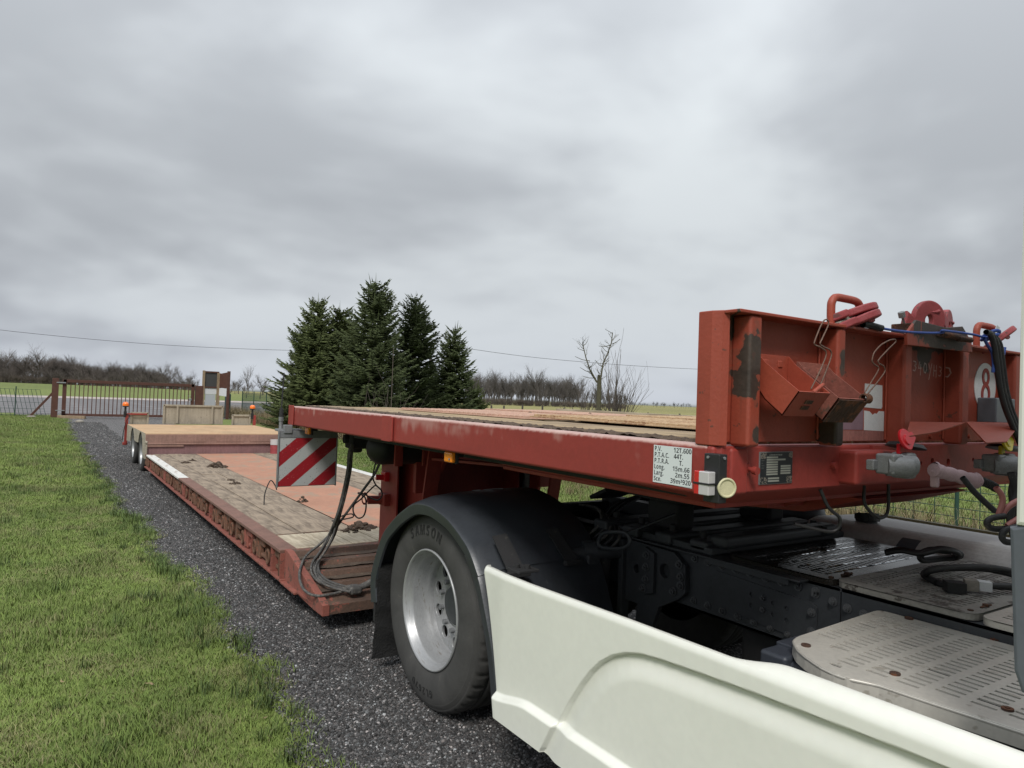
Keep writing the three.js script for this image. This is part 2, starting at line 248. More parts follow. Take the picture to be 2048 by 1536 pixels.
const gravelTex = colorTex(1024, 1024, (u, v) => { // crushed dark stone, seen flat: a cell pattern
  const N = 100, x = u * N, y = v * N, ix = Math.floor(x), iy = Math.floor(y); let d1 = 9, id = 0; for (let a = -1; a <= 1; a++) for (let b = -1; b <= 1; b++) { const cx = ((ix + a) % N + N) % N, cy = ((iy + b) % N + N) % N, h = hash2(cx, cy, 5), h2 = hash2(cx, cy, 6), dx = ix + a + h - x, dy = iy + b + h2 - y, d = dx * dx + dy * dy; if (d < d1) { d1 = d; id = hash2(cx, cy, 9); } }
  const t = id < .62 ? mix(.022, .066, id / .62) : id < .92 ? mix(.066, .17, (id - .62) / .30) : .32; return [t * 1.04, t * .99, t * .98];
}, 1 / 1.1);
M.gravelSheet = std({ map: gravelTex, roughness: .95, bumpMap: bumpFine, bumpScale: .004 });
{ // the drive: a strip from in front of the camera to beyond the gate
  const pos = [], uv = [], idx = []; let n = 0; for (let z = 6; z >= -44; z -= .12) { const a = edgeL(Math.min(z, -1.5)), b = edgeR(z); const far = sstep(-36, -43, z); const xs = [mix(a, -1.2, far), 2.8, mix(b, 12, far)]; for (const x of xs) { pos.push(x, .006, z); uv.push(x, z); } if (n) { const k = n * 3; idx.push(k - 3, k - 2, k + 1, k - 3, k + 1, k, k - 2, k - 1, k + 2, k - 2, k + 2, k + 1); } n++; }
  const g = new THREE.BufferGeometry(); g.setAttribute('position', new THREE.Float32BufferAttribute(pos, 3)); g.setAttribute('uv', new THREE.Float32BufferAttribute(uv, 2)); g.setIndex(idx); g.computeVertexNormals(); struct('gravel_drive', g, M.gravelSheet);
}
{ const s = [[-3, -43.9], [24, -43.9], [34, -92], [-16, -92]], pos = [], uv = []; for (const i of [0, 1, 2, 0, 2, 3]) { pos.push(s[i][0], .010, s[i][1]); uv.push(s[i][0], s[i][1]); } const g = new THREE.BufferGeometry(); g.setAttribute('position', new THREE.Float32BufferAttribute(pos, 3)); g.setAttribute('uv', new THREE.Float32BufferAttribute(uv, 2)); g.computeVertexNormals(); struct('gravel_yard', g, std({ map: mottled([.125, .12, .122], [.19, .18, .18], { tile: 5, var: .3, fine: .3, chips: .3, seed: 131 }), roughness: .95 })); }
{ const g = gridGeo(60, 2, (u, v) => { const x = mix(-120, 38, u), z = -90 - v * 12; return V3(x, rise(x, z) + .03, z); }, (u, v) => [u * 240, v * 12]); g.setIndex([...g.index.array]); struct('road', g, std({ map: mottled([.36, .31, .285], [.28, .25, .23], { tile: 3, var: .15, chips: .2, seed: 130 }), roughness: .95 })); }

// loose stones near the camera
{
  const geos = [0, 1, 2].map((k) => { const g = new THREE.IcosahedronGeometry(1, 0), p = g.attributes.position, m = new Map(); for (let i = 0; i < p.count; i++) { const key = [p.getX(i), p.getY(i), p.getZ(i)].map((q) => q.toFixed(3)).join(); if (!m.has(key)) m.set(key, [.65 + R() * .6, .5 + R() * .45, .65 + R() * .6]); const s = m.get(key); p.setXYZ(i, p.getX(i) * s[0], p.getY(i) * s[1], p.getZ(i) * s[2]); } g.computeVertexNormals(); return g; });
  const mat = std({ color: 0xffffff, roughness: .85 }), lists = [[], [], []];
  const put = (x, z, s) => lists[Math.floor(R() * 3)].push([x, z, s]);
  for (let i = 0; i < 520000; i++) { // denser close by
    const t = Math.pow(R(), 2.5), z = mix(-1.6, -34, t), x0 = edgeL(z), x = x0 - .10 + Math.pow(R(), 1.15) * (z < -4.4 ? 1.25 : 1.9); const out = x < x0; if (out && R() < .75) continue; if (z < -4.6 && x > 2.1) continue; put(x, z, rr(.0036, .0082) * (R() < .05 ? 1.5 : 1) * (1 + sstep(-7, -24, z) * .8));
  }
  lists.forEach((L, k) => { const im = new THREE.InstancedMesh(geos[k], mat, L.length), m = new THREE.Matrix4(), q = new THREE.Quaternion(), c = new THREE.Color(); L.forEach(([x, z, s], i) => { q.setFromEuler(new THREE.Euler(rr(-.5, .5), R() * 6.28, rr(-.5, .5))); m.compose(V3(x, .006 + s * rr(.15, .75), z), q, V3(s, s, s)); im.setMatrixAt(i, m); const h = R(), t = h < .67 ? rr(.016, .055) : h < .95 ? rr(.055, .145) : rr(.18, .38), w = rr(-.05, .12); im.setColorAt(i, c.setRGB(t * (1 + w), t, t * (1 - w * .4))); }); im.name = numbered('gravel_stones'); im.castShadow = im.receiveShadow = true; tag(im, 'loose crushed dark grey stone on the drive', 'gravel', null, 'stuff'); scene.add(im); });
}
// grass blades
function bladeTuft(n, hMin, hMax, w, spread, lean) {
  const pos = [], nor = []; for (let i = 0; i < n; i++) { const a = R() * 6.28, h = rr(hMin, hMax), l = rr(.2, 1) * lean * h, bxx = rr(-spread, spread), bz = rr(-spread, spread), dx = Math.cos(a), dz = Math.sin(a), sx = -dz * w / 2, sz = dx * w / 2, m = .55; const A = [bxx - sx, 0, bz - sz], B = [bxx + sx, 0, bz + sz], C = [bxx + dx * l * .3 - sx * .8, h * m, bz + dz * l * .3 - sz * .8], D = [bxx + dx * l * .3 + sx * .8, h * m, bz + dz * l * .3 + sz * .8], E = [bxx + dx * l, h, bz + dz * l]; pos.push(...A, ...B, ...D, ...A, ...D, ...C, ...C, ...D, ...E); for (let k = 0; k < 9; k++) nor.push(dx * .35, .93, dz * .35); }
  const g = new THREE.BufferGeometry(); g.setAttribute('position', new THREE.Float32BufferAttribute(pos, 3)); g.setAttribute('normal', new THREE.Float32BufferAttribute(nor, 3)); return g;
}
function scatter(name, label, geos, mat, list, colf) { geos.forEach((g, k) => { const L = list.filter((_, i) => i % geos.length === k), im = new THREE.InstancedMesh(g, mat, L.length), m = new THREE.Matrix4(), q = new THREE.Quaternion(), c = new THREE.Color(); L.forEach(([x, y, z, s, sy], i) => { q.setFromEuler(new THREE.Euler(rr(-.12, .12), R() * 6.28, rr(-.12, .12))); m.compose(V3(x, y, z), q, V3(s, s * (sy || 1), s)); im.setMatrixAt(i, m); colf(c, x, z); im.setColorAt(i, c); }); im.name = numbered(name); im.castShadow = im.receiveShadow = true; tag(im, label, 'grass', null, 'stuff'); scene.add(im); }); }
M.grass = phys({ color: 0xffffff, roughness: .8, side: THREE.DoubleSide });
const grassCol = (c, x, z) => { const n = fbm(x * .9 + 5, z * .9, 3, 0, 61), m = fbm(x * 3.1, z * 3.1, 2, 0, 62), d = R(); let col = lerp3([.120, .180, .032], [.218, .295, .060], clamp(.5 + (n - .5) * 1.8 + rr(-.35, .35))); if (d < .13 + .4 * sstep(.5, .7, m)) col = lerp3(col, [.27, .235, .115], rr(.3, 1)); c.setRGB(...mul3(col, rr(.8, 1.2))); };
{
  const gs = [0, 1, 2, 3].map(() => bladeTuft(14, .010, .033, .0026, .028, 1.2)), list = [];
  const add = (z0, z1, x0, dens, s) => { const n = Math.floor((z0 - z1) * (1.4 - x0) * dens); for (let i = 0; i < n; i++) { const z = mix(z0, z1, R()), x = mix(x0, 1.4, R()), e = edgeL(z); if (x > e + .06 - R() * .16) continue; const clump = fbm(x * 2.3, z * 2.3, 3, 0, 70); list.push([x, 0, z, s * rr(.7, 1.25), .75 + .55 * sstep(.42, .75, clump)]); } };
  add(-1.6, -7, -1.6, 2300, 1); add(-7, -13, -2.2, 1100, 1.2); add(-1.2, -13, -6, 330, 1.5); add(-13, -24, -7, 300, 1.8); add(-24, -41, -5, 150, 2.2);
  scatter('lawn_grass', 'short winter lawn beside the gravel drive', gs, M.grass, list, grassCol);
  const l2 = []; for (let i = 0; i < 26000; i++) { const z = mix(-5, -30, R()), x = mix(4.6, 9.2, R()); if (x < edgeR(z) - .1 + R() * .2) continue; l2.push([x, 0, z, 2.0 * rr(.7, 1.3), rr(.6, 1.3)]); } for (let i = 0; i < 20000; i++) { const z = mix(1, -14, R()), x = mix(9.2, 18, Math.pow(R(), 1.3)); l2.push([x, 0, z, 2.4 * rr(.7, 1.3), rr(.6, 1.2)]); }
  scatter('verge_grass', 'green grass between the drive and the wire fence', gs, M.grass, l2, grassCol);
  const dry = [0, 1, 2].map(() => bladeTuft(16, .22, .55, .006, .09, .75)), l3 = []; for (let i = 0; i < 1500; i++) { const z = mix(1.5, -16, R()), x = 9.05 + (R() + R() - 1) * .55; l3.push([x, 0, z, rr(.6, 1.25), 1]); } for (let i = 0; i < 1500; i++) { const z = mix(-16, -45, R()), x = 8.9 + (R() + R() - 1) * .7; l3.push([x, 0, z, rr(.8, 1.7), 1]); } for (let i = 0; i < 120; i++) { const z = mix(-8.2, -12, R()), x = mix(7.2, 8.4, R()); l3.push([x, 0, z, rr(.3, .6), 1]); }
  scatter('dry_grass', 'tall straw coloured dead grass along the wire fence', dry, M.grass, l3, (c) => { const t = rr(.6, 1.2); c.setRGB(.27 * t, .205 * t, .105 * t); });
  { const leaf = new THREE.PlaneGeometry(.024, .010, 2, 1).rotateX(-1.4), p = leaf.attributes.position; for (let i = 0; i < p.count; i++) p.setY(i, p.getY(i) + Math.abs(p.getX(i)) * .3); leaf.computeVertexNormals(); const L = []; for (let i = 0; i < 150; i++) { const z = mix(-1.8, -14, Math.pow(R(), 1.4)), e = edgeL(z), x = mix(-1.6, e + .12, Math.pow(R(), .7)); L.push([x, rr(.012, .026), z, rr(.5, 1.3), 1]); } scatter('dead_leaves', 'small dead leaves and straw lying in the lawn', [leaf], M.grass, L, (c) => { const t = rr(.5, 1.3); c.setRGB(.26 * t, .19 * t, .10 * t); }); }
  const tuft = [0, 1].map(() => bladeTuft(40, .05, .13, .004, .05, .8)), l4 = []; for (let i = 0; i < 210; i++) { const z = mix(-2, -16, R()), e = edgeL(z), x = R() < .5 ? e - R() * .25 : mix(-1.5, e, R()); l4.push([x, 0, z, rr(.5, 1.15), 1]); }
  scatter('lawn_tuft', 'longer grass tufts standing along the gravel edge', tuft, M.grass, l4, (c) => { const t = rr(.8, 1.2); c.setRGB(.085 * t, .135 * t, .028 * t); });
}
// ---------------------------------------------------------------- the low loader trailer (x 1.52 .. 4.18)
const font = await new FontLoader().loadAsync('fonts/droid/droid_sans_bold.typeface.json');
const XL = 1.52, XR = 4.18, XC = 2.85, mirX = (x) => 2 * XC - x;
const T = thing('low_loader_trailer', 'red low loader semi-trailer with timber bed and raised gooseneck', 'trailer', [XC, 0, -9]);
{ // gooseneck side beams: chalky scuffs along the upper half, as on the photographed beam
  const scuff = colorTex(2048, 64, (u, v) => { const x = u * 3.94, y = v; const a = fbm(x * 2.2, y * 1.2, 4, 0, 301), s = fbm(x * 26, y * 1.4, 3, 0, 302), f = fbm(x * 70, y * 9, 2, 0, 303); let col = mul3([.24, .030, .022], .86 + a * .28 + (f - .5) * .12); const band = sstep(.42, .9, y + (s - .5) * .5) * sstep(.40, .62, a + (s - .5) * .3); col = lerp3(col, [.42, .24, .21], band * .6); const edge = sstep(.90, .985, y + (f - .5) * .06); return lerp3(col, [.48, .36, .32], edge * .75); });
  const mS = std({ map: scuff, roughness: .62, bumpMap: bumpAt(13, .47), bumpScale: .0004 });
  for (const s of [0, 1]) {
    const x0 = s ? XR - .075 : XL, x1 = s ? XR : XL + .075, g = clean(bx(x0, 1.335, -5.24, x1, 1.475, -1.30, .012)), p = g.attributes.position, uv = g.attributes.uv;
    for (let i = 0; i < p.count; i++) uv.setXY(i, (-1.30 - p.getZ(i)) / 3.94, clamp((p.getY(i) - 1.335) / .14, .01, .99));
    const b = part('side_beam', g, mS, T, true); b.userData.label = 'dark red side beam with chalky scuffs';
    const xo = s ? XR : XL, o = s ? 1 : -1; part('joint_plate', [bx(xo - .004, 1.337, -3.52, xo + .006 * o, 1.471, -3.40), bx(xo - .004, 1.34, -3.40, xo + .014 * o, 1.468, -3.37)], M.redBeam, b);
    part('end_cap', [bx(xo - .004, 1.338, -5.24, xo + .010 * o, 1.482, -5.12, .004)], M.redBeam, b);
  }
  part('rear_crossbeam', bx(XL + .07, 1.345, -5.24, XR - .07, 1.47, -5.15, .01), M.redBeam, T);
  for (const z of [-4.3, -3.4, -2.5]) part('crossmember', bx(XL + .07, 1.35, z - .05, XR - .07, 1.44, z + .05, .005), M.redBeam, T);
  part('deck_underlay', bx(XL + .06, 1.435, -5.2, XR - .06, 1.444, -1.36, 0), M.mud, T).userData.label = 'dirt packed under the deck boards';
}
// gooseneck deck boards
{
  let x = XL + .125; let i = 0; while (x < XR - .12) { const w = Math.min(.232, XR - .1 - x), cuts = [-5.14, mix(-4.1, -2.6, R()), -1.36]; for (let k = 0; k < 2; k++) { const dy = rr(-.003, .004); part('plank', bx(x, 1.446, cuts[k] + .004, x + w - .008, 1.482 + dy, cuts[k + 1] - .004, .004), deckBoards[i % 3], T); i++; } x += w; }
  part('dirt_strip', gridGeo(8, 300, (u, v) => { const x = mix(XL + .074, XL + .127, u), z = mix(-5.14, -1.36, v); return V3(x, 1.466 + .020 * fbm(x * 90, z * 50, 3, 0, 320) + .008 * Math.sin(u * 3.14), z); }), M.mud, T).userData.label = 'black grit collected along the side beam';
  // waffle tread plates lying on the boards
  const tread = (x0, x1, z0, z1, y, mat, tilt) => { const gs = [bx(x0, y, z0, x1, y + .006, z1, .001)]; for (let xx = x0 + .02; xx < x1; xx += .055) gs.push(bx(xx, y + .004, z0 + .01, xx + .013, y + .016, z1 - .01, .002)); for (let zz = z0 + .02; zz < z1 - .02; zz += .055) gs.push(bx(x0 + .01, y + .004, zz, x1 - .01, y + .0148, zz + .013, .002)); const q = new THREE.Matrix4().makeTranslation(x0, y, z1).multiply(new THREE.Matrix4().makeRotationX(tilt)).multiply(new THREE.Matrix4().makeTranslation(-x0, -y, -z1)); for (const g of gs) g.applyMatrix4(q); return part('tread_plate', gs, mat, T); };
  tread(2.02, 2.66, -2.86, -1.42, 1.492, M.checker, .004); tread(2.02, 2.66, -4.42, -2.90, 1.484, M.checkerPink, 0); tread(3.05, 3.70, -3.3, -1.42, 1.488, M.checker, .004); tread(3.05, 3.70, -5.0, -3.5, 1.484, M.checkerPink, 0);
  for (const [px, py, y] of [[1180, 827, 1.50], [1272, 840, 1.50], [905, 815, 1.49], [870, 823, 1.478], [1035, 822, 1.49], [1060, 825, 1.49]]) { const q = onY(px, py, y); if (q.x < 4 && q.z > -5.1) part('stone', new THREE.IcosahedronGeometry(.011, 0).scale(1.3, .7, 1).translate(q.x, y, q.z), M.mud, T); }
  part('loose_board', [bar(V3(3.86, 1.50, -5.0), V3(3.80, 1.497, -2.6), .09, .03)], boardsPale[0], T);
}
// headboard
const ZP = -1.285, ZF = -1.222;
{
  const seg = (px, py, x0, y0, x1, y1) => { const dx = x1 - x0, dy = y1 - y0, t = clamp(((px - x0) * dx + (py - y0) * dy) / (dx * dx + dy * dy)); return Math.hypot(px - x0 - t * dx, py - y0 - t * dy); };
  // chalk handwriting, strokes in metres on the panel (x, y)
  const S = []; const glyph = (ch, ox, oy, w, h) => { const L = { '0': [[0, .5, .3, 1], [.3, 1, .8, .9], [.8, .9, 1, .4], [1, .4, .6, 0], [.6, 0, .15, .1], [.15, .1, 0, .5]], '3': [[.1, .95, .8, .9], [.8, .9, .9, .65], [.9, .65, .45, .52], [.45, .52, .95, .35], [.95, .35, .6, 0], [.6, 0, 0, .05]], '4': [[.4, 1, 0, .35], [0, .35, .9, .4], [.75, .75, .65, -.3]], 'Y': [[0, 1, .4, .5], [1, 1.05, .1, -.55]], 'H': [[.05, 1, 0, -.1], [.9, 1, .8, -.25], [0, .42, .9, .45]] }[ch]; for (const [a, b, c, d] of L) S.push([ox + a * w, oy + b * h, ox + c * w, oy + d * h]); };
  [...'340YH30'].forEach((c, i) => glyph(c, 2.525 + i * .037, 1.735 - i * .002, .022, .036));
  const X0 = 1.38, X1 = 4.32, Y0 = 1.475, Y1 = 1.85;
  const patches = [[1.60, 1.715, .06, .085], [1.585, 1.665, .05, .07], [1.625, 1.51, .02, .03], [1.60, 1.63, .03, .03], [2.03, 1.735, .02, .035], [2.0, 1.53, .05, .05], [2.04, 1.50, .045, .06], [2.62, 1.85, .21, .045], [2.60, 1.79, .055, .05], [2.61, 1.765, .025, .03], [2.86, 1.79, .012, .03], [1.99, 1.50, .06, .03], [1.535, 1.80, .008, .05]];
  const boardTex = colorTex(2048, 320, (u, v) => { const x = mix(X0, X1, u), y = mix(Y0, Y1, v), a = fbm(x * 5, y * 5, 4, 0, 331), f = fbm(x * 160, y * 160, 2, 0, 332), e = fbm(x * 34, y * 34, 4, 0, 333), s = fbm(x * 40, y * 3, 2, 0, 334); let col = mul3([.268, .046, .024], .82 + .26 * a + .1 * (f - .5) + .12 * (s - .5)); let k = 0; for (const [cx, cy, rx, ry] of patches) k = Math.max(k, 1.35 - Math.hypot((x - cx) / rx, (y - cy) / ry) + (e - .5) * 1.25); let run = 0; for (const [cx, cy, rx, ry] of patches) if (y < cy && y > cy - ry - .09) run = Math.max(run, (1 - Math.abs(x - cx) / rx) * (1 - (cy - y) / (ry + .09))); col = lerp3(col, [.11, .035, .02], clamp(run * 1.2) * sstep(.42, .62, s * .6 + fbm(x * 120, y * 5, 2, 0, 336) * .4) * .7); const m = sstep(.44, .50, k); col = lerp3(col, mul3([.036, .024, .018], .5 + e * .9 + f * .3), m); if (k > .3 && k < .46) col = lerp3(col, [.16, .05, .03], .5); col = lerp3(col, [.07, .03, .02], sstep(.76, .8, e * .8 + f * .25) * .8); if (x > 2.45 && x < 2.8 && y > 1.70) { let d = 9; for (const q of S) d = Math.min(d, seg(x, y, ...q)); if (d < .0021) col = lerp3(col, [.6, .46, .42], .75 * (.5 + f * .6)); } return col; });
  boardTex.wrapS = boardTex.wrapT = THREE.ClampToEdgeWrapping;
  const mB = std({ map: boardTex, roughness: .58, bumpMap: bumpAt(9.8, 1.25), bumpScale: .0008 });
  const mapB = (g) => { g = clean(g); const p = g.attributes.position, uv = g.attributes.uv; for (let i = 0; i < p.count; i++) uv.setXY(i, (p.getX(i) + (p.getZ(i) - ZF) * .8 - X0) / (X1 - X0), (p.getY(i) - Y0) / (Y1 - Y0)); return g; };
  const hb = (name, g) => part(name, (Array.isArray(g) ? g : [g]).map(mapB), mB, T, true);
  const panel = hb('headboard_panel', bx(1.55, 1.484, ZP - .010, mirX(1.55), 1.838, ZP, .001)); panel.userData.label = 'orange red headboard with rust patches and chalk writing';
  hb('headboard_top_flange', bx(1.535, 1.836, ZP - .05, mirX(1.535), 1.846, ZF + .006, .003));
  for (const s of [0, 1]) { const m = (x) => s ? mirX(x) : x; hb('headboard_end_post', [plateY([[m(1.52), -1.345], [m(1.52), -1.298], [m(1.532), -1.272], [m(1.55), -1.262], [m(1.556), -1.345]], 1.474, 1.846, [], .003)]); }
  for (const [a, b] of [[1.588, 1.640], [2.003, 2.047], [2.395, 2.447], [2.80, 2.86], [3.253, 3.305], [3.653, 3.697], [4.06, 4.112]]) hb('headboard_post', [bx(a, 1.474, ZP - .002, b, 1.836, ZF, .010)]);
  for (const x of [1.562, 2.0, 2.392, 2.797]) { const pts = []; for (let y = 1.49; y < 1.832; y += .012) pts.push(V3(x - .002 + rr(-.001, .001), y, ZP + .004)); part('weld_bead', tube(pts, .0042, 60, 5), M.orange, panel); }
  // top bracket across the two middle posts
  hb('hook_bracket', [plateZ([[2.344, 1.806], [2.802, 1.812], [2.794, 1.849], [2.722, 1.90], [2.60, 1.885], [2.40, 1.893], [2.338, 1.842]], -1.200, -1.189, [], .002)]);
  for (const x of [2.40, 2.71]) part('hook_bracket_gusset', bx(x, 1.846, -1.275, x + .012, 1.885, -1.20), M.rust, panel);
  part('roller_bar', [cyl(V3(2.53, 1.858, -1.178), V3(2.67, 1.856, -1.178), .011), cyl(V3(2.65, 1.850, -1.172), V3(2.745, 1.852, -1.172), .010)], M.rust, T);
  // stickers and number disc
  const circ = []; for (let i = 0; i < 40; i++) { const a = i / 40 * 6.283; circ.push([3.137 + Math.cos(a) * .093, 1.700 + Math.sin(a) * .095]); }
  const disc = part('number_disc', plateZ(circ, ZP - .001, ZP + .0025), M.paper, T); disc.userData.label = 'round white disc with a red figure eight';
  for (const [cy, ry, rx] of [[1.738, .026, .022], [1.668, .036, .028]]) { const sh = new THREE.Shape(); sh.absellipse(3.137, cy, rx + .010, ry + .010, 0, Math.PI * 2); const ho = new THREE.Path(); ho.absellipse(3.137, cy, rx - .006, ry - .006, 0, Math.PI * 2); sh.holes.push(ho); part('figure', new THREE.ExtrudeGeometry(sh, { depth: .003, bevelEnabled: false }).translate(0, 0, ZP + .002 + (ry > .03 ? .0006 : 0)), M.redBeam, disc); }
  part('paper_sticker', plateZ([[2.265, 1.597], [2.265, 1.676], [2.372, 1.674], [2.374, 1.60], [2.368, 1.594]], ZP - .001, ZP + .0012), M.paper, T);
  part('paper_sticker', plateZ([[2.266, 1.521], [2.264, 1.586], [2.296, 1.584], [2.316, 1.572], [2.33, 1.578], [2.342, 1.576], [2.356, 1.586], [2.394, 1.585], [2.394, 1.518]], ZP - .001, ZP + .0012), M.paper, T);
  const pur = part('purple_sticker', plateZ([[2.06, 1.522], [2.06, 1.59], [2.258, 1.59], [2.258, 1.522]], ZP - .001, ZP + .001), M.purple, T);
  part('lower_patch', plateZ([[2.06, 1.486], [2.06, 1.520], [2.39, 1.519], [2.39, 1.486]], ZP - .001, ZP + .0008), std({ map: mottled([.27, .11, .095], [.30, .15, .13], { tile: .3, var: .12, chips: .2, seed: 340, streak: .4 }), roughness: .6 }), T);
  part('grey_box', [bx(3.07, 1.555, ZP, 3.24, 1.655, ZP + .07, .006), bx(3.17, 1.60, ZP + .068, 3.23, 1.632, ZP + .072, .001)], M.greyPlastic, T);
  for (const x of [2.70, 3.0, 3.35, 3.6]) { /* panel drain slot */ part('weld_nut', cyl(V3(x, 1.50, ZP), V3(x, 1.50, ZP + .01), .008, 6), M.orange, panel); }
  // grab hoops
  for (const ox of [0, .98]) part('grab_hoop', tube([V3(2.031 + ox, 1.84, -1.265), V3(2.029 + ox, 1.90, -1.265), V3(2.033 + ox, 1.922, -1.265), V3(2.052 + ox, 1.937, -1.265), V3(2.10 + ox, 1.939, -1.265), V3(2.165 + ox, 1.937, -1.265), V3(2.186 + ox, 1.926, -1.265), V3(2.194 + ox, 1.905, -1.265), V3(2.195 + ox, 1.84, -1.265)], .0125, 90, 10), M.orange, T);
  // chock holders: sheet boxes tilted off the panel, open on top
  const holder = (x0, x1, mat, dz, dy) => { const sec = [[-1.252, 1.735], [-1.226, 1.708], [-1.119, 1.629], [-1.169, 1.563], [-1.226, 1.606], [-1.252, 1.64]].map(([z, y]) => [z + dz, y + dy]); const t = .003; const gs = [plateX(sec, x0, x0 + t), plateX(sec, x1 - t, x1)]; const q = (i, j) => gs.push(sheet([V3(x0, sec[i][1], sec[i][0]), V3(x0, sec[j][1], sec[j][0]), V3(x1, sec[j][1], sec[j][0]), V3(x1, sec[i][1], sec[i][0])], t)); q(2, 3); q(3, 4); q(4, 5); gs.push(bx(x0, 1.66 + dy, -1.256 + dz, x1, 1.735 + dy, -1.253 + dz, .0008)); gs.push(bx(x0 + .03, 1.70 + dy, -1.285, x0 + .05, 1.72 + dy, -1.25 + dz), bx(x1 - .05, 1.70 + dy, -1.285, x1 - .03, 1.72 + dy, -1.25 + dz)); const h = part('chock_holder', gs, mat, T); for (const k of [.58, .34]) { const zc = mix(sec[3][0], sec[2][0], k) + .0015, yc = mix(sec[3][1], sec[2][1], k), u = [(sec[2][0] - sec[3][0]) * .07, (sec[2][1] - sec[3][1]) * .07], xm = mix(x0, x1, .38); part('slot_frame', sheet([V3(xm, yc - u[1], zc - u[0] + .002), V3(xm + .034, yc - u[1], zc - u[0] + .002), V3(xm + .034, yc + u[1], zc + u[0] + .002), V3(xm, yc + u[1], zc + u[0] + .002)], .002), M.rust, h); } return h; };
  const h1 = holder(1.66, 1.803, M.orange, 0, 0), h2 = holder(1.845, 1.992, M.rustRed, 0, -.012); h2.userData.label = 'rusty tilted chock holder box';
  part('rust_skin', [sheet([V3(1.846, 1.548, -1.1655), V3(1.991, 1.548, -1.1655), V3(1.991, 1.612, -1.1165), V3(1.846, 1.612, -1.1165)], .002)], M.rust, h2);
  const bail = (pts, par) => part('wire_bail', tube(pts, .0021, 110, 6, false, .35), M.bail, par);
  const b1 = [[1622, 778], [1640, 742], [1652, 712], [1651, 702], [1640, 694], [1630, 690], [1629, 684], [1640, 655], [1648, 641], [1653, 639], [1657, 643], [1656, 652], [1645, 676], [1640, 688], [1648, 694], [1660, 700], [1663, 710], [1655, 735], [1637, 780]]; bail(b1.map(([x, y]) => onZ(x, y, -1.135)), h1);
  const b2 = [[1729, 786], [1742, 765], [1755, 744], [1757, 735], [1748, 728], [1744, 722], [1748, 706], [1762, 690], [1780, 680], [1790, 679], [1791, 684], [1775, 700], [1757, 720], [1757, 726], [1767, 732], [1770, 742], [1762, 755], [1734, 790]]; bail(b2.map(([x, y]) => onZ(x, y, -1.125)), h2);
  part('spring', [tube(Array.from({ length: 40 }, (_, i) => { const a = i * .9, c = onZ(1731, 797, -1.12); return V3(c.x - .012 + i * .0007, c.y + Math.cos(a) * .012, c.z + Math.sin(a) * .012); }), .003, 160, 5)], M.rust, h2);
  part('pivot_pin', cyl(V3(1.73, 1.628, -1.125), V3(1.79, 1.652, -1.135), .006, 10), M.orange, h1);
  // tray below the bracket
  const tr = [V3(2.40, 1.556, -1.222), V3(2.80, 1.557, -1.222), V3(2.60, 1.535, -1.16), V3(2.36, 1.514, -1.20)];
  part('tray_plate', [sheet([onZ(1820, 843, -1.205), onZ(1812, 873, -1.12), onZ(1870, 864, -1.12), onZ(1932, 845, -1.15)], .004), sheet([onZ(1934, 845, -1.15), onZ(1972, 885, -1.02), onZ(2014, 883, -1.02), onZ(2040, 848, -1.15)], .004), sheet([onZ(1934, 845, -1.15), onZ(2040, 848, -1.15), onZ(2040, 846, -1.21), onZ(1934, 843, -1.21)], .004)], M.orange, T);
}
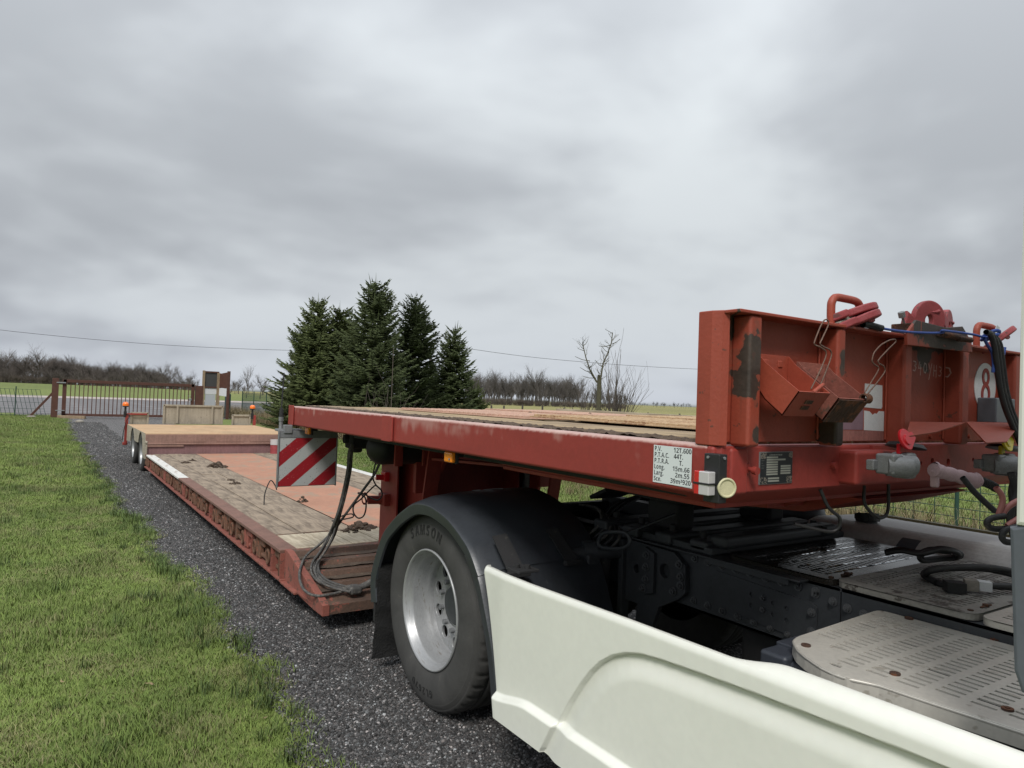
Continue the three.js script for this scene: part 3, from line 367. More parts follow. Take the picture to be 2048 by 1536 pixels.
// front bumper, skid plate and king pin beams
{
  const bp = part('front_bumper', [bx(1.522, 1.336, -1.34, mirX(1.522), 1.474, -1.283, .012), plateY([[1.521, -1.30], [1.545, -1.272], [1.60, -1.272], [1.60, -1.30]], 1.337, 1.473, [], .004), bx(1.575, 1.338, -1.29, 1.65, 1.468, -1.264, .010), bx(1.65, 1.342, -1.29, 2.12, 1.470, -1.275, .004)], M.redBeam, T);
  part('bumper_block', [bx(2.11, 1.35, -1.29, 2.36, 1.458, -1.215, .012)], M.redBeam, bp);
  const holes = [2.62, 2.70, 2.82, 3.02, 3.12].map((x, i) => ell(x, 1.405 + (i % 2) * .006, [.008, .012, .014, .008, .012][i]));
  part('hole_plate', plateZ([[2.3, 1.345], [3.5, 1.345], [3.5, 1.47], [2.3, 1.47]], -1.283, -1.272, holes), M.redBeam, bp);
  part('bumper_bolt', [cyl(V3(1.655, 1.41, -1.274), V3(1.655, 1.407, -1.250), .007, 8), cyl(V3(1.655, 1.407, -1.252), V3(1.655, 1.406, -1.238), .0115, 12), cyl(V3(1.655, 1.41, -1.276), V3(1.656, 1.41, -1.268), .014, 12)], M.redBeam, T);
  part('bumper_bolt', [cyl(V3(2.07, 1.41, -1.276), V3(2.07, 1.41, -1.26), .010, 8)], M.redBeam, T);
  part('skid_plate', [sheet([V3(1.70, 1.285, -1.42), V3(4.0, 1.285, -1.42), V3(4.0, 1.335, -1.30), V3(1.58, 1.335, -1.30)], .01), sheet([V3(1.66, 1.334, -2.6), V3(1.70, 1.29, -2.6), V3(1.70, 1.285, -1.42), V3(1.58, 1.334, -1.30)], .01), bx(1.70, 1.272, -2.6, 4.0, 1.288, -1.42, .004)], M.redBeam, T);
  for (const x of [2.2, 3.28]) { const zo = x > 3 ? -.22 : 0; part('neck_beam', [plateX([[-5.06, .39], [-4.72 + zo * .4, .39], [-4.45 + zo, .62], [-4.40 + zo, .95], [-4.25 + zo, 1.15], [-3.2, 1.20], [-1.6, 1.22], [-1.45, 1.28], [-1.45, 1.335], [-5.06, 1.335]], x + .10, x + .125), bx(x, .39, -5.06, x + .22, 1.335, -5.035, .003), sheet([V3(x, 1.20, -3.22), V3(x + .22, 1.20, -3.22), V3(x + .22, 1.22, -1.6), V3(x, 1.22, -1.6)], .015), sheet([V3(x, 1.15, -4.25 + zo), V3(x + .22, 1.15, -4.25 + zo), V3(x + .22, 1.20, -3.22), V3(x, 1.20, -3.22)], .015)], M.redBeam, T); part('neck_flange', [plateX([[-5.055, .40], [-4.72, .40], [-4.76, .62], [-4.76, 1.33], [-5.055, 1.33]], x - .012, x, [ell(4.86, .56, .03)]), bx(x - .01, .9, -4.50, x + .1, 1.33, -4.46, .004), sheet([V3(x - .005, .62, -4.40), V3(x + .10, .62, -4.40), V3(x + .10, 1.33, -4.25), V3(x - .005, 1.33, -4.25)], .02)], M.redBeam, T); }
  part('king_pin_beam', [plateX([[-2.9, 1.27], [-1.38, 1.27], [-1.30, 1.33], [-1.62, 1.19], [-2.0, 1.165], [-2.9, 1.165]].filter((_, i) => i !== 2), 2.45, 3.25)], M.redBeam, T);
  part('neck_tie', bx(2.3, .40, -5.05, 3.45, 1.2, -4.98, .01), M.redBeam, T);
}
// under-neck fittings: air tank, marker lights, couplings
{
  part('air_tank', [new THREE.CapsuleGeometry(.115, .34, 6, 20).rotateZ(Math.PI / 2).translate(2.13, 1.215, -4.52)], M.black, T);
  for (const x of [1.99, 2.2]) part('tank_strap', bx(x, 1.10, -4.40, x + .06, 1.335, -4.38, .004), M.redBeam, T);
  part('valve_block', [bx(1.86, 1.18, -5.0, 2.0, 1.33, -4.86, .02), bx(1.90, 1.15, -4.97, 1.97, 1.2, -4.9, .02), cyl(V3(1.83, 1.25, -4.93), V3(1.9, 1.25, -4.93), .03)], M.blackMatt, T);
  part('underbeam_rail', [bx(1.66, 1.300, -4.3, 1.70, 1.33, -1.5, .004)], M.blackMatt, T);
  const lampAt = (q, sx) => { const l = part('side_marker_lamp', [bx(q.x - .030, q.y - .025, q.z - .036, q.x - .004, q.y + .025, q.z + .036, .009)], M.amber, T); part('lamp_base', [bx(q.x - .006, q.y - .029, q.z - .040, q.x + .010, q.y + .029, q.z + .040, .003), bx(q.x + .008, q.y + .0, q.z - .012, q.x + .05, q.y + .035, q.z + .012, .002)], M.blackMatt, l); part('lamp_screw', [cyl(V3(q.x - .034, q.y - .008, q.z + .022), V3(q.x - .028, q.y - .008, q.z + .022), .005, 8)], M.steel, l); };
  lampAt(V3(1.575, 1.307, -2.83)); lampAt(V3(1.60, 1.305, -4.99));
  part('suzy_socket', [cyl(V3(2.185, .96, -4.93), V3(2.10, .96, -4.95), .022, 14), bx(2.15, .93, -4.98, 2.19, 1.0, -4.9, .006)], M.redCap, T);
  part('suzy_socket', [cyl(V3(2.185, .79, -4.93), V3(2.05, .79, -4.97), .032, 14), bx(2.14, .75, -4.99, 2.19, .84, -4.87, .006)], M.redBeam, T);
  const ring = new THREE.TorusGeometry(.036, .007, 8, 24); part('shackle', ring.scale(.6, 1.1, 1).translate(2.03, .80, -4.98), M.redBeam, T);
  const strip = [[-5.20, 1.16], [-5.02, 1.155], [-5.0, 1.06], [-5.06, 1.045], [-5.12, 1.075], [-5.18, 1.06], [-5.13, 1.10], [-5.2, 1.12], [-5.11, 1.135]]; part('torn_rubber_flap', plateX(strip, 2.14, 2.15), M.blackMatt, T);
  part('neck_ram', [cyl(V3(3.40, .42, -4.80), V3(3.40, 1.05, -4.80), .05, 18), cyl(V3(3.40, 1.05, -4.80), V3(3.40, 1.33, -4.80), .03, 14), bx(3.36, .98, -4.84, 3.44, 1.06, -4.76, .01)], M.castGrey, T);
  // striped marker board at the rear corner of the gooseneck, with its far twin
  const stripe = canvasTex(512, 490, (c, w, h) => { c.fillStyle = '#a6a7a6'; c.fillRect(0, 0, w, h); c.fillStyle = '#8d1620'; const B = 152, P = 304; for (let k = -3; k < 5; k++) { const o = k * P - 42; c.beginPath(); c.moveTo(o, h); c.lineTo(o + B, h); c.lineTo(o + B + h, 0); c.lineTo(o + h, 0); c.fill(); } const r = rng(5); for (let i = 0; i < 620; i++) { const s = r() * r() * 4 + .8; c.fillStyle = r() < .6 ? 'rgba(60,40,36,.75)' : 'rgba(190,188,182,.7)'; c.fillRect(r() * w, r() * h, s, s * (1 + r() * 1.5)); } for (let i = 0; i < 14; i++) { c.strokeStyle = 'rgba(190,170,165,.45)'; c.lineWidth = 1 + r() * 2; c.beginPath(); const x = r() * w, y = r() * h; c.moveTo(x, y); c.lineTo(x + 30 + r() * 70, y - 10 - r() * 20); c.stroke(); } c.fillStyle = '#5b4033'; for (const [x, y] of [[60, 70], [430, 440], [470, 120]]) { c.beginPath(); c.arc(x, y, 6, 0, 7); c.fill(); } });
  const bd = (x0) => { const b = part('marker_board', bx(x0, .895, -5.115, x0 + .43, 1.296, -5.103, .004), M.castGrey, T); b.userData.label = 'red and white striped width marker board'; part('striped_face', quadXY(x0 + .006, .90, x0 + .424, 1.245, -5.1), std({ map: stripe, roughness: .5 }), b, true); part('board_rim', [bx(x0 - .006, .89, -5.118, x0 + .004, 1.30, -5.094, .003), bx(x0 + .424, .89, -5.118, x0 + .434, 1.27, -5.094, .003), bx(x0, 1.246, -5.118, x0 + .43, 1.30, -5.098, .003), bx(x0 + .03, 1.28, -5.13, x0 + .09, 1.34, -5.09, .004)], M.castGrey, b); return b; };
  bd(1.412); bd(mirX(1.412) - .43);
  const sp = []; for (let i = 0; i < 60; i++) sp.push(V3(1.835 + Math.cos(i * 1.1) * .012, 1.33 - i * .0012, -5.12 + Math.sin(i * 1.1) * .012)); part('coiled_lead', tube(sp, .003, 240, 5), M.black, T);
  part('aerial_base', [cyl(V3(1.475, 1.30, -5.30), V3(1.475, 1.36, -5.30), .014, 12), cyl(V3(1.475, 1.36, -5.30), V3(1.475, 1.39, -5.30), .018, 12), bx(1.44, 1.285, -5.33, 1.62, 1.302, -5.23, .003)], M.castGrey, T);
  part('aerial_rod', [cyl(V3(1.475, 1.45, -5.30), V3(1.485, 1.72, -5.31), .0055, 8), cyl(V3(1.475, 1.385, -5.30), V3(1.475, 1.455, -5.30), .017, 12, .014)], M.blackMatt, T);
  // registration plate of weights and lengths
  const lab = canvasTex(640, 560, (c, w, h) => { c.fillStyle = '#c9cfcf'; c.fillRect(0, 0, w, h); c.fillStyle = '#15181c'; const rows = [['P.V.', '12T.600'], ['P.T.A.C.', '44T.     '], ['P.T.R.A.', 'T.     '], ['Long.', '15m.66'], ['Larg.', '2m.55'], ['Sce.', '39m²920']]; rows.forEach(([a, b], i) => { const y = 74 + i * 91; c.font = 'bold 98px sans-serif'; c.textAlign = 'left'; c.save(); c.translate(12, y + 6); c.scale(.74, 1); c.fillText(a, 0, 0); c.restore(); c.textAlign = 'right'; c.save(); c.translate(i === 5 ? 634 : i === 0 ? 634 : 612, y + 6); c.scale(.84, 1); c.fillText(b, 0, 0); c.restore(); }); });
  const L = part('weights_sticker', plateX([[-1.503, 1.352], [-1.503, 1.461], [-1.356, 1.461], [-1.356, 1.446], [-1.362, 1.444], [-1.362, 1.366], [-1.352, 1.365], [-1.352, 1.349]], XL - .0015, XL + .001), M.paper, T); L.userData.label = 'white sticker with black weights and dimensions';
  { const g = new THREE.PlaneGeometry(.148, .109).rotateY(-Math.PI / 2).translate(XL - .0022, 1.4055, -1.428); part('printed_text', g, std({ map: lab, roughness: .6 }), L, true); }
  const pl = canvasTex(400, 400, (c, w, h) => { c.fillStyle = '#16191d'; c.fillRect(0, 0, w, h); const r = rng(9); c.fillStyle = '#6e675e'; for (const [x, y, s] of [[25, 30, 44], [375, 30, 34], [25, 370, 60], [370, 360, 56]]) for (let i = 0; i < 60; i++) c.fillRect(x + (r() - .5) * s * 1.6, y + (r() - .5) * s * 1.8, 6 + r() * 9, 6 + r() * 9); c.fillStyle = '#8a8b83'; const bar_ = (x, y, ww) => c.fillRect(x, y, ww, 22); bar_(75, 52, 140); bar_(75, 82, 235); for (let i = 0; i < 6; i++) bar_(75, 114 + i * 31, 140); for (let i = 0; i < 4; i++) bar_(250, 168 + i * 31, 128); bar_(95, 322, 140); bar_(95, 356, 140); c.fillStyle = '#a8aaa2'; c.font = 'italic bold 24px serif'; c.fillText('LEYRONVILE', 105, 40); c.fillStyle = '#5e615c'; for (const [x, y, w2] of [[52, 30, 24], [12, 100, 34], [12, 132, 18], [12, 164, 36], [12, 194, 34]]) c.fillRect(x, y, w2, 5); });
  const PP = part('maker_plate', bx(1.708, 1.362, -1.276, 1.862, 1.456, -1.2715, .0005), M.castGrey, T); PP.userData.label = 'black maker plate with blank data fields'; part('plate_print', quadXY(1.71, 1.364, 1.86, 1.454, -1.2705), std({ map: pl, roughness: .5 }), PP, true);
  // corner clearance lamp
  const cl = part('clearance_lamp_bracket', [bx(1.488, 1.325, -1.285, 1.52, 1.455, -1.232, .003)], M.black, T); part('red_lens', bx(1.462, 1.345, -1.296, 1.49, 1.408, -1.280, .003), M.redLens, cl); part('white_lens', bx(1.462, 1.345, -1.280, 1.49, 1.408, -1.245, .003), M.whiteLens, cl); part('lens_band', bx(1.460, 1.373, -1.297, 1.492, 1.378, -1.242, .001), M.black, cl); { const c = onZ(1454, 976, -1.222), ax = V3(-.38, -.02, .92); part('round_lens', [cyl(c.clone().addScaledVector(ax, -.012), c, .025, 28), new THREE.TorusGeometry(.0235, .0035, 8, 28).lookAt(ax).translate(c.x, c.y, c.z)], M.creamLens, cl); part('lamp_body', [cyl(c.clone().addScaledVector(ax, -.045), c.clone().addScaledVector(ax, -.010), .023, 24, .024)], M.castGrey, cl); } part('screw', cyl(V3(1.505, 1.445, -1.234), V3(1.505, 1.445, -1.228), .004, 8), M.steel, cl); part('screw', cyl(V3(1.485, 1.445, -1.27), V3(1.49, 1.445, -1.27), .004, 8), M.steel, cl);
}
// low bed
const BY = .385;
{
  const z0 = -13.88, z1 = -5.96;
  // boards either side of the rusty centre plate
  let i = 0; for (const [a, b] of [[1.655, 1.868], [1.874, 2.104], [2.110, 2.345], [3.355, 3.58], [3.586, 3.81], [3.816, 4.045]]) { const cuts = [z0, mix(-11.4, -10.2, R()), -9.75 + rr(-.02, .02), mix(-8.2, -7.2, R()), z1]; for (let k = 0; k < 4; k++) { part('plank', bx(a, BY - .045, cuts[k] + .006, b, BY + rr(-.004, .004), cuts[k + 1] - .006, .005), boards[(i++ * 3 + k) % 4], T); } }
  for (let x = 1.655; x < 4.03; x += .228) part('plank', bx(x, BY - .04, -5.93, Math.min(x + .222, 4.045), BY + rr(-.003, .003), -5.385, .005), boardsPale[i++ % 2], T);
  const rp = part('centre_plate', gridGeo(20, 60, (u, v) => V3(mix(2.352, 3.348, u), BY - .004 + .004 * fbm(u * 3, v * 9, 3, 0, 350), mix(z0, z1, v))), M.rustPlate, T); rp.userData.label = 'orange rust coloured steel plate along the bed';
  part('bed_floor', bx(1.655, BY - .07, z0, 4.045, BY - .05, -5.36, .002), M.mud, T);
  part('cross_strip', bx(1.655, BY - .03, -5.957, 4.045, BY - .002, -5.935, .001), M.rust, T);
  for (const s of [0, 1]) {
    const m = (x) => s ? mirX(x) : x;
    const tr = part('edge_rail', [bx(m(1.52), BY - .022, -13.88, m(1.652), BY + .003, -5.34, .004)], s ? M.whiteWorn : M.rustRail, T); tr.userData.label = s ? 'bed edge rail with worn white paint' : 'rust brown edge rail of the bed';
    if (!s) part('white_paint', [bx(1.519, BY - .018, -13.7, 1.645, BY + .005, -10.15, .002)], M.whiteWorn, tr);
    part('lower_flange', [bx(m(1.52), .155, -13.9, m(1.70), .175, -5.30, .004)], M.rustRed, T);
    part('side_web', [bx(m(1.685), .17, -13.9, m(1.70), BY - .02, -5.30, .002)], M.rustRed, T);
  }
  // ribs with folding outriggers and lashing rings along the left side, right side hidden from here but built alike
  for (const s of [0, 1]) { const m = (x) => s ? mirX(x) : x; for (let k = 0; k < 20; k++) { const z = -5.42 - k * .43, big = k % 3 === 0; const gs = []; if (k % 2 === 0) gs.push(bx(m(1.535), .175, z - .006, m(1.69), BY - .022, z + .006, .002)); gs.push(bx(m(1.575), .18, z - .12, m(1.68), .30, z - .05, .012), bx(m(1.55), .29, z - .20, m(1.66), .355, z - .05, .012), bx(m(1.55), .18, z - .21 - .02 * (k % 2), m(1.59), .34, z - .18, .010), bx(m(1.56), .20, z - .19, m(1.60), .23, z - .05, .008)); if (!big) gs.push(cyl(V3(m(1.565), .19, z - .25), V3(m(1.565), .35, z - .27), .026, 9), bx(m(1.55), .30, z - .32, m(1.64), .345, z - .24, .01), bx(m(1.60), .19, z - .36, m(1.66), .33, z - .33, .008)); const b = part('outrigger_bracket', gs, k % 4 === 2 ? M.rustRed : M.bracket, T); const t = new THREE.TorusGeometry(.042, .011, 7, 18).rotateY(Math.PI / 2).rotateX(rr(-.3, .3)).scale(1, 1.25, .9).translate(m(1.545), .25, z - .335); part('lashing_ring', t, M.bracket, b); } }
  part('rib_post', [bx(1.523, .172, -5.60, 1.535, BY - .022, -5.59, .001), bx(1.523, .172, -5.345, 1.60, BY - .022, -5.33, .001), bx(1.53, .175, -5.595, 1.685, BY - .022, -5.583, .002)], M.rustRed, T);
  // front of the bed: ramped steps going down
  const st = [[-5.34, .388], [-5.26, .388], [-5.22, .352], [-5.06, .345], [-5.03, .315], [-4.90, .305], [-4.87, .275], [-4.74, .262], [-4.71, .235], [-4.58, .222], [-4.55, .20], [-4.46, .196], [-4.46, .135], [-5.34, .15]];
  part('front_ramp', [plateX(st, 1.60, mirX(1.60), [], .003)], M.ramp, T);
  part('ramp_side_plate', [plateX([[-5.345, .392], [-5.27, .392], [-4.50, .216], [-4.455, .20], [-4.455, .132], [-4.62, .128], [-5.10, .145], [-5.345, .17]], 1.555, 1.605, [], .004), bx(1.52, .150, -5.3, 1.60, .165, -4.95, .003), sheet([V3(1.535, .166, -4.95), V3(1.60, .166, -4.95), V3(1.60, .150, -4.47), V3(1.565, .150, -4.47)], .012)], M.rustRed, T);
  part('ramp_side_plate', [plateX([[-5.345, .392], [-5.27, .392], [-4.50, .216], [-4.455, .20], [-4.455, .132], [-5.345, .17]], mirX(1.605), mirX(1.555), [], .004)], M.rustRed, T);
  for (let k = 0; k < 4; k++) { const z = [-5.215, -5.025, -4.865, -4.705][k], y = [.354, .318, .278, .238][k]; part('ramp_grit', gridGeo(90, 4, (u, v) => { const x = mix(1.61, 4.08, u); return V3(x, y - .004 + .010 * fbm(x * 14, v * 3, 3, 0, 360 + k), z + mix(-.002, .06 + .03 * fbm(x * 6, 1, 2, 0, 370), v)); }), M.mud, T); }
  // clods of mud
  const clod = (px, py, w, h) => { const q = onY(px, py, BY), gs = []; const n = 26; for (let k = 0; k < n; k++) { const a = R() * 6.28, d = Math.sqrt(R()), s = w * rr(.10, .26) * (1.1 - d * .6); gs.push(new THREE.IcosahedronGeometry(s, 1).scale(1, .75, 1).rotateY(R() * 6).translate(q.x + Math.cos(a) * d * w * .7, BY + h * (1 - d) * rr(.3, 1), q.z + Math.sin(a) * d * w * .9)); } for (const g of gs) { const p = g.attributes.position; for (let j = 0; j < p.count; j++) { const e = .86 + .28 * hash2(Math.round(p.getX(j) * 900), Math.round(p.getY(j) * 900 + p.getZ(j) * 300), 4); p.setXYZ(j, q.x + (p.getX(j) - q.x) * e, p.getY(j), q.z + (p.getZ(j) - q.z) * e); } g.computeVertexNormals(); } return single('mud_clod', gs, M.mud, [q.x, BY, q.z], 'clump of dark dried mud lying on the timber bed', 'mud', 'mud clumps on the trailer bed'); };
  clod(435, 934, .20, .10); clod(470, 968, .10, .04); clod(462, 961, .07, .03); clod(372, 926, .12, .03); clod(605, 1003, .08, .05); clod(725, 1056, .17, .05); clod(700, 1062, .10, .03); clod(385, 922, .08, .03);
  // fire extinguisher shaped lamp at the far bed corner
  const q = onZ(545, 905, -13.7); const ex = part('extinguisher_case', [cyl(V3(3.72, BY, -13.7), V3(3.72, BY + .17, -13.7), .085, 18)], M.hookRed, T); part('white_cap', [cyl(V3(3.72, BY + .17, -13.7), V3(3.72, BY + .27, -13.7), .09, 18)], M.whiteLens, ex);
}
// rear deck over the axles
{
  const zf = -13.9, zr = -17.25, dy = .74;
  part('rear_deck', [bx(XL + .004, dy - .008, zr, XR - .004, dy + .012, zf, .006)], M.deckTan, T).userData.label = 'tan dusty checker plate rear deck';
  part('deck_front', [bx(XL + .002, .575, zf - .06, XR - .002, dy - .004, zf + .006, .008)], M.mauve, T);
  for (const x of [2.25, 2.95, 3.55]) part('deck_front_seam', bx(x - .25, .60, zf + .004, x + .25, dy - .012, zf + .012, .002), M.mauve, T);
  part('deck_front_flange', [bx(XL, .555, zf - .05, XR, .58, zf + .03, .004), bx(XL, .515, zf - .05, XL + .62, .548, zf + .022, .004), bx(XR - .5, .515, zf - .05, XR, .548, zf + .022, .004)], M.mauve, T);
  part('deck_riser', [bx(XL + .006, .36, zf - .05, XR - .006, .56, zf - .005, .003)], std({ map: mottled([.19, .10, .10], [.25, .15, .11], { tile: .9, var: .2, chips: .28, seed: 380, streak: .3 }), roughness: .8 }), T);
  for (const s of [0, 1]) { // side panel with two wheel arches
    const sh = new THREE.Shape(); const A = (z) => -z; sh.moveTo(A(-13.87), .30); sh.lineTo(A(-13.87), .60); sh.lineTo(A(-14.05), .748); sh.lineTo(A(zr), .748); sh.lineTo(A(zr), .40); sh.lineTo(A(-16.56), .44); sh.absarc(A(-16.12), .345, .388, .25, Math.PI - .45, false); sh.lineTo(A(-15.40), .50); sh.absarc(A(-14.68), .345, .388, .45, Math.PI - .15, false); sh.lineTo(A(-14.1), .30);
    const g = new THREE.ExtrudeGeometry(sh, { depth: .03, bevelEnabled: false, curveSegments: 24 }).rotateY(Math.PI / 2).translate(s ? XR - .03 : XL, 0, 0); part('wheel_arch_panel', g, M.beige, T);
    for (const z of [-14.68, -16.12]) {
      const x0 = s ? XR - .012 : XL + .012, o = s ? -1 : 1, tw = .24; const W = part('trailer_wheel', latheX([[.235, .02], [.27, .006], [.32, 0], [.355, .03], [.364, .06], [.364, tw - .06], [.355, tw - .03], [.32, tw], [.25, tw], [.225, tw - .02], [.225, .02]].map(([r, x]) => [r, x * o]), 40).translate(x0, .364, z), M.tyre, T, true); part('rim', [latheX([[.228, .010], [.218, .014], [.205, .05], [.195, .12], [.12, .10], [.10, .04], [0.001, .035]].map(([r, x]) => [r, x * o]), 36).translate(x0, .364, z)], M.rim, W, true);
    }
  }
  part('axle', [cyl(V3(1.8, .35, -14.68), V3(3.9, .35, -14.68), .06), cyl(V3(1.8, .35, -16.12), V3(3.9, .35, -16.12), .06)], M.blackMatt, T);
  part('rear_chassis', [bx(2.0, .45, zr, 3.7, .70, zf - .06, .01)], M.redBeam, T);
  // tail frame, upright plates and beacons
  const zt = -17.3; part('tail_frame', [bx(XL - .04, .30, zt - .05, XL + .02, .99, zt + .02, .006), bx(XR - .02, .30, zt - .05, XR + .04, .99, zt + .02, .006), bx(XL, .45, zt - .06, XR, .60, zt, .006), bx(XL - .07, .30, zt - .05, XL + .0, .36, zt + .04, .006), bx(XL + .02, .955, zt + .0, 1.90, .99, zt + .02, .004)], M.redBeam, T);
  const tp = (a, b, y0, y1, zz) => { const p_ = part('tail_plate', [bx(a, y0, zz - .03, b, y1, zz, .004)], M.beige, T); part('plate_frame', [bx(a, y1 - .03, zz, b, y1 + .012, zz + .03, .004), bx(a - .01, y0, zz, a + .03, y1, zz + .03, .004), bx(b - .03, y0, zz, b + .01, y1, zz + .03, .004)], M.beige, p_); return p_; };
  tp(1.585, 1.93, .70, 1.0, zt - .05); const cp = tp(2.235, 3.49, .755, 1.185, zt - .12); part('stiffener', [bx(2.50, .77, zt - .12, 2.54, 1.17, zt - .08, .004), bx(3.24, .77, zt - .12, 3.28, 1.17, zt - .08, .004)], M.beige, cp); tp(3.69, 4.10, .70, .985, zt - .05);
  for (const x of [1.475, 4.135]) { const b = part('beacon', [new THREE.SphereGeometry(.062, 20, 12).scale(1, .8, 1).translate(x, 1.185, zt), cyl(V3(x, 1.15, zt), V3(x, 1.185, zt), .062, 20)], M.beacon, T); b.userData.label = 'orange rotating beacon on a short stem'; part('beacon_base', [cyl(V3(x, 1.125, zt), V3(x, 1.152, zt), .06, 18), cyl(V3(x, .98, zt), V3(x, 1.13, zt), .022, 10), bx(x - .03, .9, zt - .03, x + .03, 1.03, zt + .02, .006)], M.black, b); }
  part('beacon_lead', tube([V3(1.49, .98, zt + .03), V3(1.56, .93, zt + .05), V3(1.50, .82, zt + .05), V3(1.46, .62, zt + .04), V3(1.44, .40, zt + .03)], .008, 40, 6), M.black, T);
}
// ---------------------------------------------------------------- the tractor unit
const K = thing('tractor_truck', 'white tractor truck with black mudguards coupled under the red gooseneck', 'truck', [XC, 0, -1.5]);
const WZ = -3.18, WY = .505, WR = .50;
function tyreGeo(x0, o, w) { // outer face at x0, going inward by o
  const prof = [[.300, .022], [.318, .012], [.345, .004], [.385, 0], [.425, .003], [.448, .010], [.452, .0125], [.456, .011], [.472, .022], [.476, .0245], [.480, .0235], [.486, .030], [.493, .038], [.4985, .052], [.5, .075], [.5, .098], [.488, .100], [.488, .110], [.5, .112], [.5, .150], [.488, .152], [.488, .162], [.5, .164], [.5, w / 2]]; const full = [...prof, ...prof.slice(0, -1).reverse().map(([r, x]) => [r, w - x])];
  const NA = 252; return gridGeo(NA, full.length - 1, (u, v) => { const j = Math.round(v * (full.length - 1)), i = Math.round(u * NA), a = u * Math.PI * 2; let [r, x] = full[j]; r *= WR / .5; const sh = (x > .034 && x < .076) || (x > w - .076 && x < w - .034); if (sh && i % 6 === 0) r -= .009; return V3(x0 + x * o, WY + Math.cos(a) * r, WZ + Math.sin(a) * r); }, (u, v) => [u * 3.1, v]);
}
function driveWheel(x0, o, detail) {
  const W = part('wheel', tyreGeo(x0, o, .30), M.tyre, K, true); W.userData.label = 'drive wheel with twin tyres'; part('inner_tyre', tyreGeo(x0 + .345 * o, o, .30), M.tyre, W, true);
  part('rim', [latheX([[.282, .030], [.297, .026], [.3005, .018], [.297, .012], [.290, .013], [.284, .022], [.281, .034], [.268, .050], [.262, .062], [.259, .11], [.250, .135], [.247, .155], [.243, .19]].map(([r, x]) => [r, x * o]), 72).translate(x0, WY, WZ)], M.rim, W, true);
  const sh = new THREE.Shape(); sh.absarc(0, 0, .243, 0, Math.PI * 2); const hs = []; sh.holes.push(ell(0, 0, .10)); for (let i = 0; i < 10; i++) { const a = i / 10 * 6.2832 + .25; sh.holes.push(ell(Math.cos(a) * .194, Math.sin(a) * .194, .0345)); }
  part('rim_disc', [new THREE.ExtrudeGeometry(sh, { depth: .012, bevelEnabled: true, bevelSize: .003, bevelThickness: .003, bevelSegments: 2, curveSegments: 40 }).rotateY(Math.PI / 2).translate(x0 + .180 * o - .006, WY, WZ), latheX([[.243, .19], [.236, .182], [.230, .174]].map(([r, x]) => [r, x * o]), 60).translate(x0, WY, WZ), latheX([[.158, .178], [.154, .170], [.148, .168], [.11, .168]].map(([r, x]) => [r, x * o]), 48).translate(x0, WY, WZ)], M.rim, W, true);
  part('hub', [latheX([[.10, .17], [.094, .160], [.085, .155], [.05, .153], [.001, .153]].map(([r, x]) => [r, x * o]), 36).translate(x0, WY, WZ)], M.frame, W, true);
  for (let i = 0; i < 10; i++) { const a = i / 10 * 6.2832; part('wheel_nut', [cyl(V3(x0 + .17 * o, WY + Math.cos(a) * .128, WZ + Math.sin(a) * .128), V3(x0 + .145 * o, WY + Math.cos(a) * .128, WZ + Math.sin(a) * .128), .0135, 6)], M.castGrey, W); }
  if (detail) { const letters = (str, mid, step, r, size) => { [...str].forEach((ch, i) => { const th = mid + (i - (str.length - 1) / 2) * step; const g = new TextGeometry(ch, { font, size, depth: .004, curveSegments: 5, bevelEnabled: false }); g.computeBoundingBox(); const bb = g.boundingBox; g.translate(-(bb.min.x + bb.max.x) / 2, -size / 2, -.0003); /* letter x -> along +z (clockwise seen from -x), y -> outward, depth -> -x */ const up = V3(0, Math.cos(th), Math.sin(th)), rt = V3(0, -Math.sin(th), Math.cos(th)), out = V3(-1, 0, 0); g.applyMatrix4(new THREE.Matrix4().makeBasis(rt, up, out)); g.translate(x0 + .0022, WY + Math.cos(th) * r, WZ + Math.sin(th) * r); part('raised_letter', g, M.tyreText, W); }); };
    letters('SAMSON', -.10, .155, .398, .05); letters('GL267D', Math.PI + .02, .098, .400, .034); }
  return W;
}
driveWheel(1.645, 1, true); driveWheel(mirX(1.645), -1, false);
part('drive_axle', [cyl(V3(1.9, WY, WZ), V3(3.8, WY, WZ), .09, 16), new THREE.SphereGeometry(.22, 18, 12).translate(XC, WY, WZ)], M.blackMatt, K);
// mudguards
const openPx = [[752, 1205], [751, 1160], [762, 1115], [775, 1080], [800, 1050], [822, 1033], [838, 1028], [862, 1034], [895, 1060], [930, 1110], [950, 1165], [963, 1230], [975, 1300], [981, 1360], [984, 1402]];
const openP = openPx.map(([a, b]) => { const q = onX(a, b, 1.60); return [q.z, q.y]; });
function fenderGeo(i0, i1, m, grow = 0, xin = 2.24) {
  const P = openP.slice(i0, i1 + 1), c = new THREE.CatmullRomCurve3(P.map(([z, y]) => V3(0, y, z)), false, 'catmullrom', .4), N = 60;
  const sec = [[.012, -.004], [0, 0], [0, 0], [-.010, .046], [-.008, .052], [-.008, .052], [.012, .064], [.10, .088], [.18, .096], [.20, .10], [.40, .104], [.42, .11], [xin - 1.60, .108], [xin - 1.60, .06], [.10, .066], [.012, .05], [.012, -.004]];
  return gridGeo(N, sec.length - 1, (u, v) => { const p = c.getPoint(u), t = c.getTangent(u), n = V3(0, -t.z, t.y); if (n.y * 1 + 0 < 0 && u < .5) { } const ctr = V3(0, .45, WZ); if (n.dot(p.clone().sub(ctr)) < 0) n.negate(); const [dx, off] = sec[Math.round(v * (sec.length - 1))]; return V3(m(1.60 + dx), p.y + n.y * (off + grow), p.z + n.z * (off + grow)); });
}
